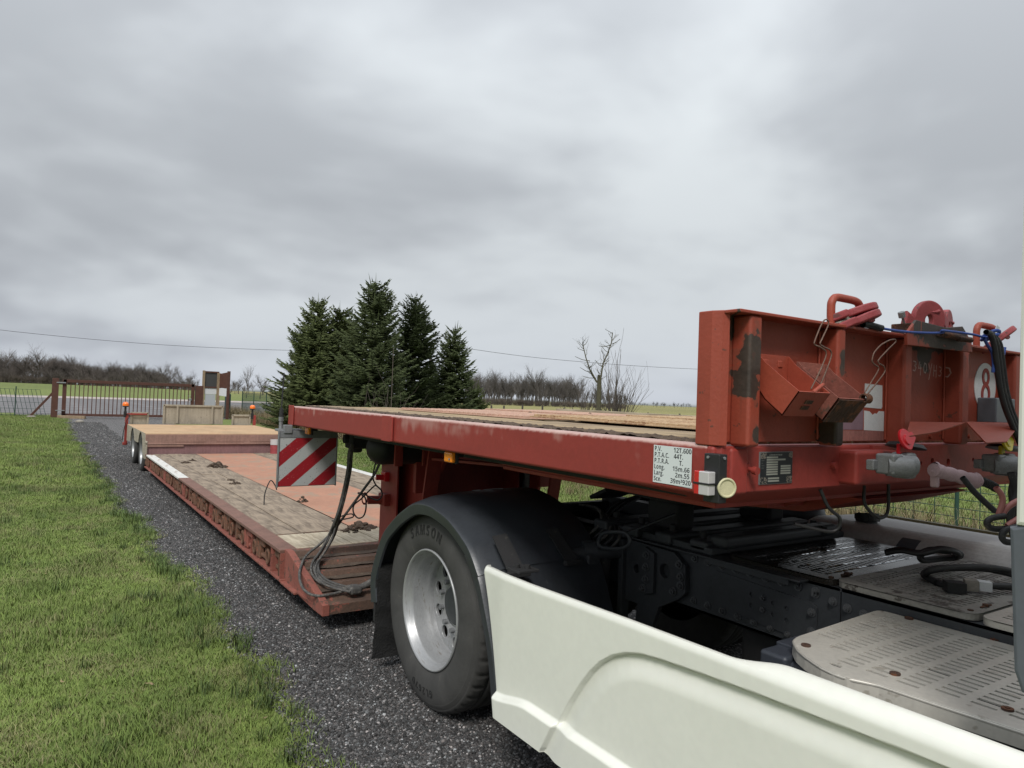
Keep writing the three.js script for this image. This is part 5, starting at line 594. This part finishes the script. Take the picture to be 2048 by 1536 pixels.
// cable bundle from the gooseneck down to the bed
{ const P = (l) => l.map(([x, y, X]) => onX(x, y, X));
  const onRamp = (x, y, h = .01) => { const d = ray(x, y); const f = (t) => EYE + d.y * t - (.392 - .235 * (d.z * t + 5.26) + h); let a = 3, b = 7; for (let i = 0; i < 40; i++) { const m = (a + b) / 2; if (f(m) > 0) a = m; else b = m; } return d.multiplyScalar((a + b) / 2).add(V3(0, EYE, 0)); };
  const gs = []; const dxs = [0, 6, -5, 9, 3], dys = [0, 2, 3, -2, 6];
  for (let k = 0; k < 5; k++) { const q = (x, y, X) => onX(x + dxs[k] * .5, y + dys[k] * .3, X + k * .012), w = (x, y, h = .012) => onRamp(x + dxs[k], y + dys[k], h + k * .004); gs.push(tube([q(704, 888, 1.86), q(700, 905, 1.86), q(697, 940, 1.86), q(688, 985, 1.85), q(676, 1030, 1.82), w(662, 1068, .14), w(645, 1100, .05), w(630, 1122, .015), w(628, 1142), w(642, 1160), w(668, 1171), w(698, 1178, .02)], .0085, 130, 7)); }
  gs.push(tube([...P([[760, 925, 2.05], [748, 950, 2.02], [730, 975, 1.98], [712, 1000, 1.94], [690, 1030, 1.88]]), onRamp(668, 1060, .16), onRamp(640, 1088, .08), onRamp(612, 1112, .02), onRamp(600, 1140), onRamp(601, 1165), onRamp(613, 1184), onRamp(636, 1192), onRamp(664, 1188), onRamp(692, 1181, .02)], .0095, 140, 7));
  gs.push(tube([onRamp(712, 1178, .03), onRamp(735, 1168, .06), onRamp(762, 1150, .12)], .022, 30, 9)); { const c = onRamp(704, 1180, .025); gs.push(bx(c.x - .03, c.y - .025, c.z - .05, c.x + .06, c.y + .03, c.z + .05, .02)); }
  single('cable_bundle', gs, M.hoseGrey, [1.8, .2, -4.3], 'bundle of grey black cables hanging from the gooseneck to the bed steps', 'cables');
  single('thin_cable', [tube(P([[758, 912, 2.1], [750, 930, 2.06], [746, 955, 2.06], [752, 970, 2.08], [762, 980, 2.1], [764, 992, 2.1], [756, 1000, 2.08], [742, 996, 2.06], [728, 988, 2.02], [716, 986, 1.98], [730, 995, 2.0], [732, 1015, 2.0], [727, 1032, 1.99], [716, 1036, 1.98], [707, 1025, 1.96], [708, 1010, 1.97], [722, 998, 2.0], [745, 975, 2.06], [752, 970, 2.08]]), .0058, 180, 6), tube(P([[664, 1042, 1.84], [690, 1038, 1.88], [706, 1034, 1.94], [704, 1028, 1.94], [690, 1030, 1.9], [668, 1038, 1.85]]), .005, 60, 6)], M.rubberHose, [2.05, .9, -4.9], 'thin black cable looped beside the red neck couplings', 'cables');
  single('bent_wire', tube([onY(528, 1010, BY), onY(528, 1010, BY).add(V3(.01, .12, -.02)), onY(528, 1010, BY).add(V3(.06, .25, -.02)), onY(528, 1010, BY).add(V3(.11, .20, -.02)), onY(528, 1010, BY).add(V3(.13, .15, -.02))], .006, 40, 6), M.black, [onY(528, 1010, BY).x, BY, onY(528, 1010, BY).z], 'black wire bent over on the timber bed', 'wire');
}
// leads lying on the tractor deck
{ const Y = .985, P = (l, y = Y) => l.map(([x, yy, h]) => onY(x, yy, y + (h || 0)));
  single('deck_cable', [tube(P([[2060, 1160, .03], [2000, 1142, .05], [1950, 1136, .05], [1880, 1137, .05], [1855, 1143, .03], [1848, 1150, .0], [1865, 1160], [1895, 1172]]), .012, 90, 8), tube(P([[2060, 1152, .04], [1990, 1137, .06], [1920, 1135, .06], [1862, 1141, .04], [1852, 1152, .005], [1875, 1166]]), .012, 90, 8)], M.rubberHose, [2.7, .97, -1.1], 'thick black electric cable looped on the grey deck plates', 'cable');
  const a = onY(1908, 1172, .99), b = onY(1955, 1168, .99), c = onY(1982, 1170, .99), cc = thing('plug_connector', 'black and grey plug joining two cables on the deck plates', 'plug', [a.x, .974, a.z]); part('plug_body', bar(onY(1890, 1172, .995), onY(1928, 1175, .995), .045, .035), M.black, cc); part('socket_body', [bar(onY(1928, 1168, 1.0), onY(1955, 1171, 1.0), .04, .036)], M.concrete, cc); part('paper_label', bar(onY(1956, 1170, 1.0), onY(1982, 1173, 1.0), .042, .03), M.paper, cc); part('tail', tube([onY(1980, 1172, 1.0), onY(2010, 1173, 1.0), onY(2060, 1174, 1.0)], .012, 20, 8), M.black, cc);
  single('cable_coil', [0, 1, 2, 3].map((k) => tube(P([[1770, 1103, .03], [1800, 1098, .05], [1840, 1104, .05], [1880, 1096, .07], [1915, 1103, .06], [1912, 1112, .03], [1880, 1115, .02], [1845, 1118, .02], [1838, 1108, .04], [1860, 1098, .06], [1900, 1100, .06]].map(([x, y, h]) => [x + k * 3 * Math.sin(k), y + k * 1.4, h + k * .004])), .009, 120, 7)), M.black, [3.1, .98, -1.6], 'coil of black cable lying on the silver fuel tank', 'cable');
}
// ---------------------------------------------------------------- gate, fences, trees
{
  const gz = -38.2, A = V3(.36, 0, gz), x1 = 6.55; const G = thing('farm_gate', 'brown steel gate of upright bars across the gravel drive', 'gate', [3.4, 0, gz]);
  part('gate_post', bx(.27, 0, gz - .14, .53, 1.82, gz + .14, .01), M.gateBrown, G); part('gate_post', bx(6.32, 0, gz - .17, 6.66, 1.72, gz + .17, .01), M.gateBrown, G);
  part('gate_frame', [bx(.70, 1.64, gz - .05, 6.25, 1.78, gz + .05, .008), bx(.70, .10, gz - .05, 6.25, .21, gz + .05, .008), bx(.68, .10, gz - .05, .84, 1.78, gz + .05, .008), bx(6.12, .10, gz - .05, 6.27, 1.78, gz + .05, .008)], M.gateBrown, G);
  for (let i = 0; i < 30; i++) { const x = 1.0 + i * .1725; part('gate_bar', bx(x - .018, .2, gz - .018, x + .018, 1.65, gz + .018, 0), M.gateBrown, G); }
  part('hinge', [bx(.44, 1.60, gz + .03, .8, 1.65, gz + .16, .005), bx(.44, .33, gz + .03, .8, .37, gz + .16, .005)], M.steel, G); part('lock_box', [bx(6.02, .95, gz - .06, 6.14, 1.06, gz + .09, .01), bx(5.95, .78, gz, 6.12, .80, gz + .03, 0), bx(5.95, 1.18, gz, 6.12, 1.20, gz + .03, 0)], M.steel, G);
  part('brace', bar(V3(-.5, .06, gz + .1), V3(.34, 1.18, gz), .09, .09), M.gateBrown, G);
  single('timber_block', [bar(V3(.55, .07, gz + .35), V3(1.6, .06, gz - 2.0 + 2.6), .3, .14)], M.timber, [.6, 0, gz + .4], 'weathered timber block at the foot of the brown gate post', 'timber'); single('white_stone', new THREE.IcosahedronGeometry(.12, 1).scale(1.6, .5, 1).translate(-.45, .05, gz + .1), M.concrete, [-.45, 0, gz + .1], 'pale concrete lump under the gate brace', 'stone'); single('field_stone', new THREE.IcosahedronGeometry(.13, 1).scale(1.3, .6, 1).translate(1.25, .05, -33.6), M.concrete, [1.25, 0, -33.6], 'pale stone lying at the gravel edge before the gate', 'stone');
}
function meshFence(name, label, pts, h, dx, dy, r, posts, lean = 0) { // welded wire fence along a polyline
  const F = thing(name, label, 'fence', [pts[0].x, 0, pts[0].z]); const gs = []; for (let i = 1; i < pts.length; i++) { const a = pts[i - 1], b = pts[i], L = a.distanceTo(b), n = Math.round(L / dx); for (let k = 0; k <= n; k++) { const p = a.clone().lerp(b, k / n); gs.push(new THREE.CylinderGeometry(r, r, h, 4, 1, true).translate(0, h / 2, 0).rotateZ(lean).translate(p.x, 0, p.z)); } for (let y = .06; y <= h; y += dy) gs.push(cyl(V3(a.x - y * Math.sin(lean), y, a.z), V3(b.x - y * Math.sin(lean), y, b.z), r * .8, 4)); }
  const w = part('wire_mesh', gs, M.greenWire, F); w.userData.kind = 'stuff'; w.userData.label = 'dark green welded wire'; for (const p of posts) part('fence_post', [cyl(V3(p.x, 0, p.z), V3(p.x, h + .08, p.z), .024, 10)], M.greenWire, F); return F; }
{ const X = 9.1; const ps = []; for (let z = 1; z >= -16; z -= 2.5) ps.push(V3(X, 0, z)); meshFence('wire_fence', 'dark green welded wire fence with dry grass at its foot', [V3(X, 0, 1), V3(X, 0, -16)], 1.2, .25, .105, .0055, ps);
  const p2 = []; for (let z = -32.5; z >= -40; z -= 2.5) p2.push(V3(X - .1, 0, z)); meshFence('wire_fence', 'dark green wire fence running from the spruces to the sign by the gate', [V3(X - .1, 0, -32.5), V3(X - .1, 0, -40)], 1.45, .11, .2, .007, p2);
  const l = [V3(-3.6, 0, -40), V3(.1, 0, -39.4)]; meshFence('wire_fence', 'leaning dark green wire fence beside the brace of the gate', l, 1.3, .17, .3, .009, [V3(-1.1, 0, -39.6)], .22); }
{ // board stand seen from behind: two panels set in a V
  const z = -40, S = thing('notice_board', 'brown framed V shaped notice board standing past the gate', 'sign board', [7.2, 0, z]); const P = (px) => onZ(px, 780, z).x; const a = P(404), b = P(437), c = P(449);
  part('post', [bx(a, 0, z - .06, a + .12, 2.55, z + .06, .01)], M.timber, S); part('post', [bx(b - .10, 0, z - .06, b + .06, 2.45, z + .06, .01)], M.timber, S); part('post', [bx(c - .04, 0, z + .7, c + .10, 2.55, z + .84, .01)], M.gateBrown, S); part('dark_panel', bx(a + .12, 1.65, z - .03, b - .1, 2.45, z, .005), std({ color: rgb(.055, .055, .055), roughness: .4 }), S); part('white_panel', bx(a + .10, 1.30, z - .03, b - .1, 1.64, z + .01, .005), M.paper, S); part('white_panel', bx(a + .16, .42, z - .03, b - .14, 1.29, z, .005), std({ color: rgb(.4, .42, .44), roughness: .5 }), S); part('frame_rail', [bx(a, 2.44, z - .05, b, 2.52, z + .05, .005), bx(a, 1.63, z - .05, b, 1.70, z + .05, .005)], M.gateBrown, S); part('side_panel', sheet([V3(b, 1.65, z), V3(c, 1.65, z + .75), V3(c, 2.5, z + .75), V3(b, 2.4, z)], .03), M.gateBrown, S); part('side_panel_white', sheet([V3(b, 1.25, z), V3(c, 1.2, z + .75), V3(c, 1.63, z + .75), V3(b, 1.63, z)], .03), M.paper, S);
  single('green_bin', [bx(P(458), 0, -41, P(467), 1.35, -40.5, .05)], std({ color: rgb(.02, .06, .055), roughness: .6 }), [P(462), 0, -40.7], 'dark green bin standing by the notice board', 'bin'); }
// spruces
M.needle = [[.048, .064, .020], [.068, .086, .025], [.040, .055, .019]].map((c, i) => std({ map: mottled(c, mul3(c, 1.8), { tile: .5, var: .4, fine: .35, chips: .3, seed: 400 + i }), roughness: .9 }));
function spruce(base, H, rad, seed, mat, label, lean = 0) {
  const r = rng(seed), T_ = thing('spruce_tree', label, 'tree', [base.x, 0, base.z], 'spruces behind the wire fence'), pos = [], nor = []; const q = (a, b) => a + (b - a) * r();
  const cone = (ax, ay, az, dx, dy, dz, L, w) => { const d = V3(dx, dy, dz).normalize(), s = V3(0, 1, 0).cross(d); if (s.lengthSq() < .01) s.set(1, 0, 0); s.normalize(); const u = d.clone().cross(s); const tip = [ax + d.x * L, ay + d.y * L, az + d.z * L], b = []; for (let k = 0; k < 3; k++) { const t = k * 2.094 + seed, cs = Math.cos(t) * w, sn = Math.sin(t) * w; b.push([ax + s.x * cs + u.x * sn + d.x * L * .25, ay + s.y * cs + u.y * sn + d.y * L * .25, az + s.z * cs + u.z * sn + d.z * L * .25]); } for (let k = 0; k < 3; k++) { const c = b[k], e = b[(k + 1) % 3]; pos.push(...c, ...e, ...tip, ...e, ...c, ax, ay, az); } };
  for (let h = .12; h < H - .35; ) { const f = h / H, R0 = rad * Math.pow(1 - f, .82) * (f < .12 ? .75 + f * 2 : 1), nb = 9 + Math.floor(r() * 4); for (let k = 0; k < nb; k++) { const a = k / nb * 6.283 + h * 5 + q(-.35, .35), L = R0 * q(.7, 1.1) * (.45 + 1.1 * fbm(Math.cos(a) * 1.6 + seed, h * 1.3 + Math.sin(a) * 1.6, 2, 0, seed)) + .12, up = mix(-.18, .62, f) + q(-.12, .12), n = Math.max(3, Math.round(L / .075)); let x = base.x + lean * h, y = h + q(-.06, .06), z = base.z, dx = Math.cos(a), dz = Math.sin(a); for (let i = 0; i <= n; i++) { const t = i / n, yy = y + L * (up * t - .16 * t + .30 * t * t), xx = x + dx * L * t, zz = z + dz * L * t; const tl = (.10 + .30 * Math.sin(Math.min(1, (1 - t) * 1.5 + .15) * 1.5)) * Math.min(1, L / .8); for (const s of [-1, 1]) { const an = a + s * q(.6, 1.15); cone(xx, yy, zz, Math.cos(an), q(-.35, .22) + up * .5, Math.sin(an), tl * q(.6, 1.25), .030 + .012 * (1 - t)); if (t > .25 && r() < .75) { const an2 = a + s * q(.1, .6); cone(xx, yy, zz, Math.cos(an2), q(-.1, .5), Math.sin(an2), tl * q(.4, .8), .027); } } if (i === n) cone(xx, yy, zz, dx, .35 + up, dz, q(.10, .24), .024); } } h += mix(.17, .23, f) * q(.8, 1.2); }
  for (let i = 0; i < 5; i++) cone(base.x + lean * H, H - .55, base.z, q(-.35, .35), 1, q(-.35, .35), q(.3, .5), .02); cone(base.x + lean * H, H - .9, base.z, 0, 1, 0, 1.05, .03); for (let i = 0; i < 34; i++) { const a = q(0, 6.28), hh = H * q(.35, .92), rd = rad * Math.pow(1 - hh / H, .82) * q(.5, .95); cone(base.x + lean * hh + Math.cos(a) * rd, hh, base.z + Math.sin(a) * rd, Math.cos(a) * .25, 1, Math.sin(a) * .25, q(.35, .7), .028); }
  const g = new THREE.BufferGeometry(); g.setAttribute('position', new THREE.Float32BufferAttribute(pos, 3)); g.computeVertexNormals(); g.setAttribute('uv', new THREE.Float32BufferAttribute(new Float32Array(pos.length / 3 * 2), 2));
  part('trunk', cyl(V3(base.x, 0, base.z), V3(base.x + lean * H, H - .4, base.z), .13, 8, .02), M.bark, T_); part('crown', g, mat, T_); return T_; }
{ const at = (px, D) => { const p = atDepth(px, 800, D); return V3(p.x, 0, p.z); }, top = (px, py, D) => atDepth(px, py, D).y;
  spruce(at(606, 31), top(606, 650, 31), 1.5, 11, M.needle[1], 'low leftmost spruce next to the wire fence'); spruce(at(628, 29), top(628, 590, 29), 1.75, 12, M.needle[1], 'bushy light green spruce with thin leaders beside the tallest one'); spruce(at(672, 30), top(675, 606, 30), 1.9, 13, M.needle[1], 'lighter spruce crowded between its taller neighbours'); spruce(at(742, 27.5), top(744, 551, 27.5), 2.05, 14, M.needle[0], 'tallest dark spruce of the row'); spruce(at(824, 30), top(827, 586, 30), 1.75, 15, M.needle[2], 'slim dark spruce with a long leader, next to the tallest'); spruce(at(905, 32), top(907, 648, 32), 1.45, 16, M.needle[0], 'smaller conical spruce standing apart by the field'); spruce(at(948, 33), top(948, 765, 33), .9, 17, M.needle[1], 'very small spruce at the foot of the smaller conical one'); spruce(at(700, 33), top(700, 640, 33), 2.0, 18, M.needle[2], 'dark spruce hidden behind the tallest one'); spruce(at(860, 33), top(860, 745, 33), 1.6, 19, M.needle[2], 'low dark spruce filling the gap before the utility pole'); }
// leafless trees
function branches(r, p, d, L, w, lev, out, opt) { const n = 3; let a = p.clone(), dir = d.clone(), w0 = w; for (let i = 0; i < n; i++) { const b = a.clone().addScaledVector(dir, L / n); const w1 = w0 * opt.taper; out.push([a, b, w0, w1]); a = b; w0 = w1; dir.add(V3((r() - .5) * opt.bend, (r() - .35) * opt.bend * .6 + opt.up, (r() - .5) * opt.bend)).normalize(); if (lev > 0 && (i > 0 || lev < opt.lev)) { const k = opt.kids + (r() < .5 ? 1 : 0); for (let j = 0; j < k; j++) { const an = r() * 6.283, sp = opt.spread * (.6 + r() * .7), s = V3(Math.cos(an), 0, Math.sin(an)); const nd = dir.clone().addScaledVector(s, sp).normalize(); branches(r, a, nd, L * (opt.ratio[0] + r() * (opt.ratio[1] - opt.ratio[0])), w0 * .62, lev - 1, out, opt); } } } }
function twigGeo(list, seg = 3) { const pos = []; for (const [a, b, w0, w1] of list) { const d = b.clone().sub(a).normalize(), s = Math.abs(d.y) > .9 ? V3(1, 0, 0) : V3(0, 1, 0).cross(d).normalize(), u = d.clone().cross(s).normalize(), A = [], B = []; for (let k = 0; k < seg; k++) { const t = k / seg * 6.2832, c = Math.cos(t), n = Math.sin(t); A.push(a.clone().addScaledVector(s, c * w0).addScaledVector(u, n * w0)); B.push(b.clone().addScaledVector(s, c * w1).addScaledVector(u, n * w1)); } for (let k = 0; k < seg; k++) { const j = (k + 1) % seg; for (const q of [A[k], A[j], B[j], A[k], B[j], B[k]]) pos.push(q.x, q.y, q.z); } } const g = new THREE.BufferGeometry(); g.setAttribute('position', new THREE.Float32BufferAttribute(pos, 3)); g.computeVertexNormals(); return g; }
{ // far woods: bare trees too far off to tell apart
  const mk = (seed, o) => { const out = [], r = rng(seed); branches(r, V3(0, 0, 0), V3((r() - .5) * .2, 1, (r() - .5) * .2).normalize(), o.L, o.w, o.lev, out, o); return twigGeo(out); };
  const opt = { taper: .86, bend: .34, up: .03, kids: 2, spread: .75, ratio: [.5, .72], lev: 3, L: 4.4, w: .17 }, gl = [1, 2, 3, 4].map((i) => mk(500 + i, opt)), optN = { ...opt, spread: .5, bend: .25, L: 5.6, up: .05, w: .18 }, gr = [1, 2, 3].map((i) => mk(520 + i, optN));
  const wood = (name, label, geos, list, col) => { const mat = std({ color: 0xffffff, roughness: 1 }); geos.forEach((g, k) => { const L = list.filter((_, i) => i % geos.length === k), im = new THREE.InstancedMesh(g, mat, L.length), m = new THREE.Matrix4(), q = new THREE.Quaternion(), c = new THREE.Color(); L.forEach(([p, s], i) => { q.setFromEuler(new THREE.Euler(0, R() * 6.28, 0)); m.compose(p, q, V3(s * rr(.85, 1.15), s, s * rr(.85, 1.15))); im.setMatrixAt(i, m); const t = rr(.7, 1.25); im.setColorAt(i, c.setRGB(col[0] * t, col[1] * t, col[2] * t)); }); im.name = numbered(name); im.castShadow = im.receiveShadow = true; tag(im, label, 'wood', null, 'stuff'); scene.add(im); }); };
  const put = (list, px0, px1, D0, D1, s0, s1, n) => { for (let i = 0; i < n; i++) { const t = R(), D = mix(D0, D1, R()), p = atDepth(mix(px0, px1, t), 770, D); list.push([V3(p.x, rise(p.x, p.z) - .1, p.z), mix(s0, s1, t) * (rr(.45, .92) + (R() < .10 ? .22 : 0))]); } };
  const l = []; put(l, -260, 130, 180, 235, 1.02, 1.0, 330); put(l, 100, 330, 185, 245, .98, .75, 270); put(l, -260, 330, 176, 184, .55, .5, 150); put(l, 300, 395, 195, 240, .75, .5, 40); put(l, 440, 545, 150, 200, .45, .42, 26); wood('left_wood', 'bare brown wood along the field behind the gate', gl, l, [.092, .077, .067]);
  const l2 = []; put(l2, 930, 1160, 185, 245, .92, .84, 230); put(l2, 1130, 1260, 200, 240, .7, .5, 50); wood('right_wood', 'bare grey wood across the pale field', gr, l2, [.09, .081, .073]);
  const l3 = []; put(l3, 1180, 1700, 330, 420, .42, .36, 150); wood('distant_hedge', 'distant line of bare hedge trees on the horizon', gl, l3, [.075, .075, .078]);
  // low scrub at the foot of the woods
  const sc = { taper: .85, bend: .5, up: .02, kids: 2, spread: 1.1, ratio: [.5, .8], lev: 2, L: 1.5, w: .05 }; const gs = [1, 2].map((i) => { const out = [], r = rng(540 + i); for (let k = 0; k < 8; k++) branches(r, V3((r() - .5) * 1.2, 0, (r() - .5) * 1.2), V3((r() - .5), 1, (r() - .5)).normalize(), sc.L, sc.w, 2, out, sc); return twigGeo(out); }); const l4 = []; put(l4, -260, 390, 174, 200, 1.15, .9, 420); put(l4, 930, 1250, 180, 205, .85, .7, 200); wood('wood_scrub', 'brown undergrowth along the foot of the bare woods', gs, l4, [.088, .07, .056]);
  // single trees that stand clear of the wood
  const tr = (px, py, D, s, geo, label) => { const p = atDepth(px, py, D), g = thing('bare_tree', label, 'tree', [p.x, rise(p.x, p.z), p.z]); const m = new THREE.Mesh(geo, M.twig); m.name = 'trunk_and_crown'; m.scale.setScalar(s); m.castShadow = m.receiveShadow = true; g.add(m); };
  tr(362, 772, 175, .66, gl[1], 'small bare tree at the thin end of the wood by the notice board'); tr(340, 771, 180, .72, gl[2], 'bare tree just before the thin end of the wood'); tr(73, 768, 180, 1.1, gl[3], 'taller bare tree rising above the wood over the gate brace'); tr(493, 788, 120, .52, gr[0], 'round bare tree above the wire fence, nearer the notice board'); tr(520, 789, 120, .5, gl[0], 'round bare tree above the wire fence, nearer the spruces'); tr(458, 785, 90, .3, gl[2], 'sparse little tree just right of the notice board');
}
{ // pollarded tree and shrubs at the field edge, drawn from their outlines
  const D = 42, q = (x, y, d = 0) => { const p = atDepth(x, y, D + d); return p; }, base = q(1197, 826); base.y = 0; const t = thing('pollarded_tree', 'pollarded bare tree with two leaning limbs at the field edge', 'tree', [base.x, 0, base.z]);
  const limb = (pts, w0, w1) => { const L = []; for (let i = 1; i < pts.length; i++) { const f0 = (i - 1) / (pts.length - 1), f1 = i / (pts.length - 1); L.push([pts[i - 1], pts[i], mix(w0, w1, f0), mix(w0, w1, f1)]); } return L; };
  part('trunk', [twigGeo(limb([V3(base.x, 0, base.z), q(1198, 790), q(1199, 752)], .15, .13), 8), cyl(q(1199, 756), q(1199.5, 750), .13, 8)].map((g) => { g.setAttribute('uv', new THREE.Float32BufferAttribute(new Float32Array(g.attributes.position.count * 2), 2)); return g; }), M.bark, t);
  const r = rng(77), L = []; const l1 = [[1194, 765], [1180, 740], [1172, 716], [1167, 695], [1165, 685]].map(([x, y]) => q(x, y)), l2 = [[1201, 760], [1204, 740], [1206, 728], [1216, 705], [1223, 685], [1225, 665]].map(([x, y]) => q(x, y)); L.push(...limb(l1, .06, .03), ...limb(l2, .07, .035)); const o = { taper: .8, bend: .8, up: .06, kids: 1, spread: 1.1, ratio: [.4, .65], lev: 1 }; for (const l of [l1, l2]) for (let i = 1; i < l.length; i++) for (let k = 0; k < 4; k++) { const a = r() * 6.28; branches(r, l[i].clone().lerp(l[i - 1], r()), V3(Math.cos(a), .35 + r() * .4, Math.sin(a)).normalize(), .4 + r() * .35, .02, 1, L, o); } for (const [a, b, c, d] of [[1180, 722, 1150, 713], [1192, 756, 1165, 752], [1184, 745, 1160, 735], [1223, 690, 1197, 692], [1224, 688, 1240, 678], [1206, 735, 1190, 720]]) L.push(...limb([q(a, b), q((a + c) / 2, (b + d) / 2 + 2), q(c, d)], .025, .012));
  part('limbs', (() => { const g = twigGeo(L, 4); g.setAttribute('uv', new THREE.Float32BufferAttribute(new Float32Array(g.attributes.position.count * 2), 2)); return g; })(), M.bark, t);
  const shrub = (name, px, py, D2, n, hh, sp, seed, label, w = .016) => { const b = atDepth(px, py, D2), rr_ = rng(seed), LL = [], oo = { taper: .85, bend: .25, up: .04, kids: 1, spread: .5, ratio: [.35, .6], lev: 2 }; for (let i = 0; i < n; i++) { const a = rr_() * 6.28, s = rr_(); branches(rr_, V3(b.x + Math.cos(a) * s * .4, 0, b.z + Math.sin(a) * s * .4), V3(Math.cos(a) * sp * s, 1, Math.sin(a) * sp * s).normalize(), hh * (.5 + rr_() * .5), w, 1, LL, oo); } const g = twigGeo(LL, 3); g.setAttribute('uv', new THREE.Float32BufferAttribute(new Float32Array(g.attributes.position.count * 2), 2)); return single(name, g, M.twig, [b.x, 0, b.z], label, 'shrub'); };
  shrub('bare_shrub', 1236, 826, 43, 44, 3.0, .6, 81, 'bare many stemmed shrub right behind the pollarded tree', .02); shrub('bare_shrub', 1168, 826, 43, 26, 2.2, .95, 82, 'low spreading bare shrub in front of the grey wood', .02); shrub('bare_shrub', 1222, 826, 41, 5, 4.3, .22, 83, 'upright young tree with slanting twigs beside the pollarded tree', .03); shrub('bare_shrub', 778, 822, 23, 14, 1.9, .7, 84, 'pale bare shrub before the tallest spruce', .013);
  const pp = atDepth(782, 820, 23); single('thin_post', cyl(V3(pp.x, 0, pp.z), V3(pp.x, 3.15, pp.z), .018, 8, .010), M.twig, [pp.x, 0, pp.z], 'thin pale post among the pale bare shrub', 'post');
}
{ // utility pole, wires, field posts
  const p = atDepth(858, 790, 60); const U = thing('utility_pole', 'dark wooden utility pole behind the spruces', 'utility pole', [p.x, 0, p.z]); part('pole', cyl(V3(p.x, 0, p.z), V3(p.x, 6.25, p.z), .13, 10, .10), M.poleWood, U); part('insulator', cyl(V3(p.x, 6.25, p.z), V3(p.x, 6.4, p.z), .04, 8), M.castGrey, U);
  single('overhead_wire', tube([atDepth(858, 688, 60), atDepth(700, 700, 61), atDepth(555, 700, 60), atDepth(300, 688, 57), atDepth(0, 660, 52), atDepth(-300, 620, 47), V3(-42, 6.1, -55), V3(-70, 6.4, -52)], .016, 60, 5), M.wire, [p.x, 6.2, p.z], 'overhead wire sagging above the gate and the bare wood', 'wire'); single('overhead_wire', tube([atDepth(858, 686, 60), atDepth(1100, 718, 67), atDepth(1390, 738, 76), atDepth(1700, 745, 90)], .018, 60, 5), M.wire, [p.x, 6.2, p.z], 'overhead wire crossing behind the pollarded tree', 'wire');
  for (const [px, py, h] of [[983, 797, 1], [1008, 799, 1], [1045, 801, 1.1], [1085, 802, 1.1], [1128, 805, 1], [1296, 819, .9], [1359, 824, .9]]) { const b = atDepth(px, py + 12, 48); single('field_post', cyl(V3(b.x, 0, b.z), V3(b.x, h * 1.15, b.z), .07, 8, .06), M.poleWood, [b.x, 0, b.z], 'weathered wooden fence post in the pale field', 'post', 'wooden posts along the pale field'); }
}
renderer.render(scene, camera);
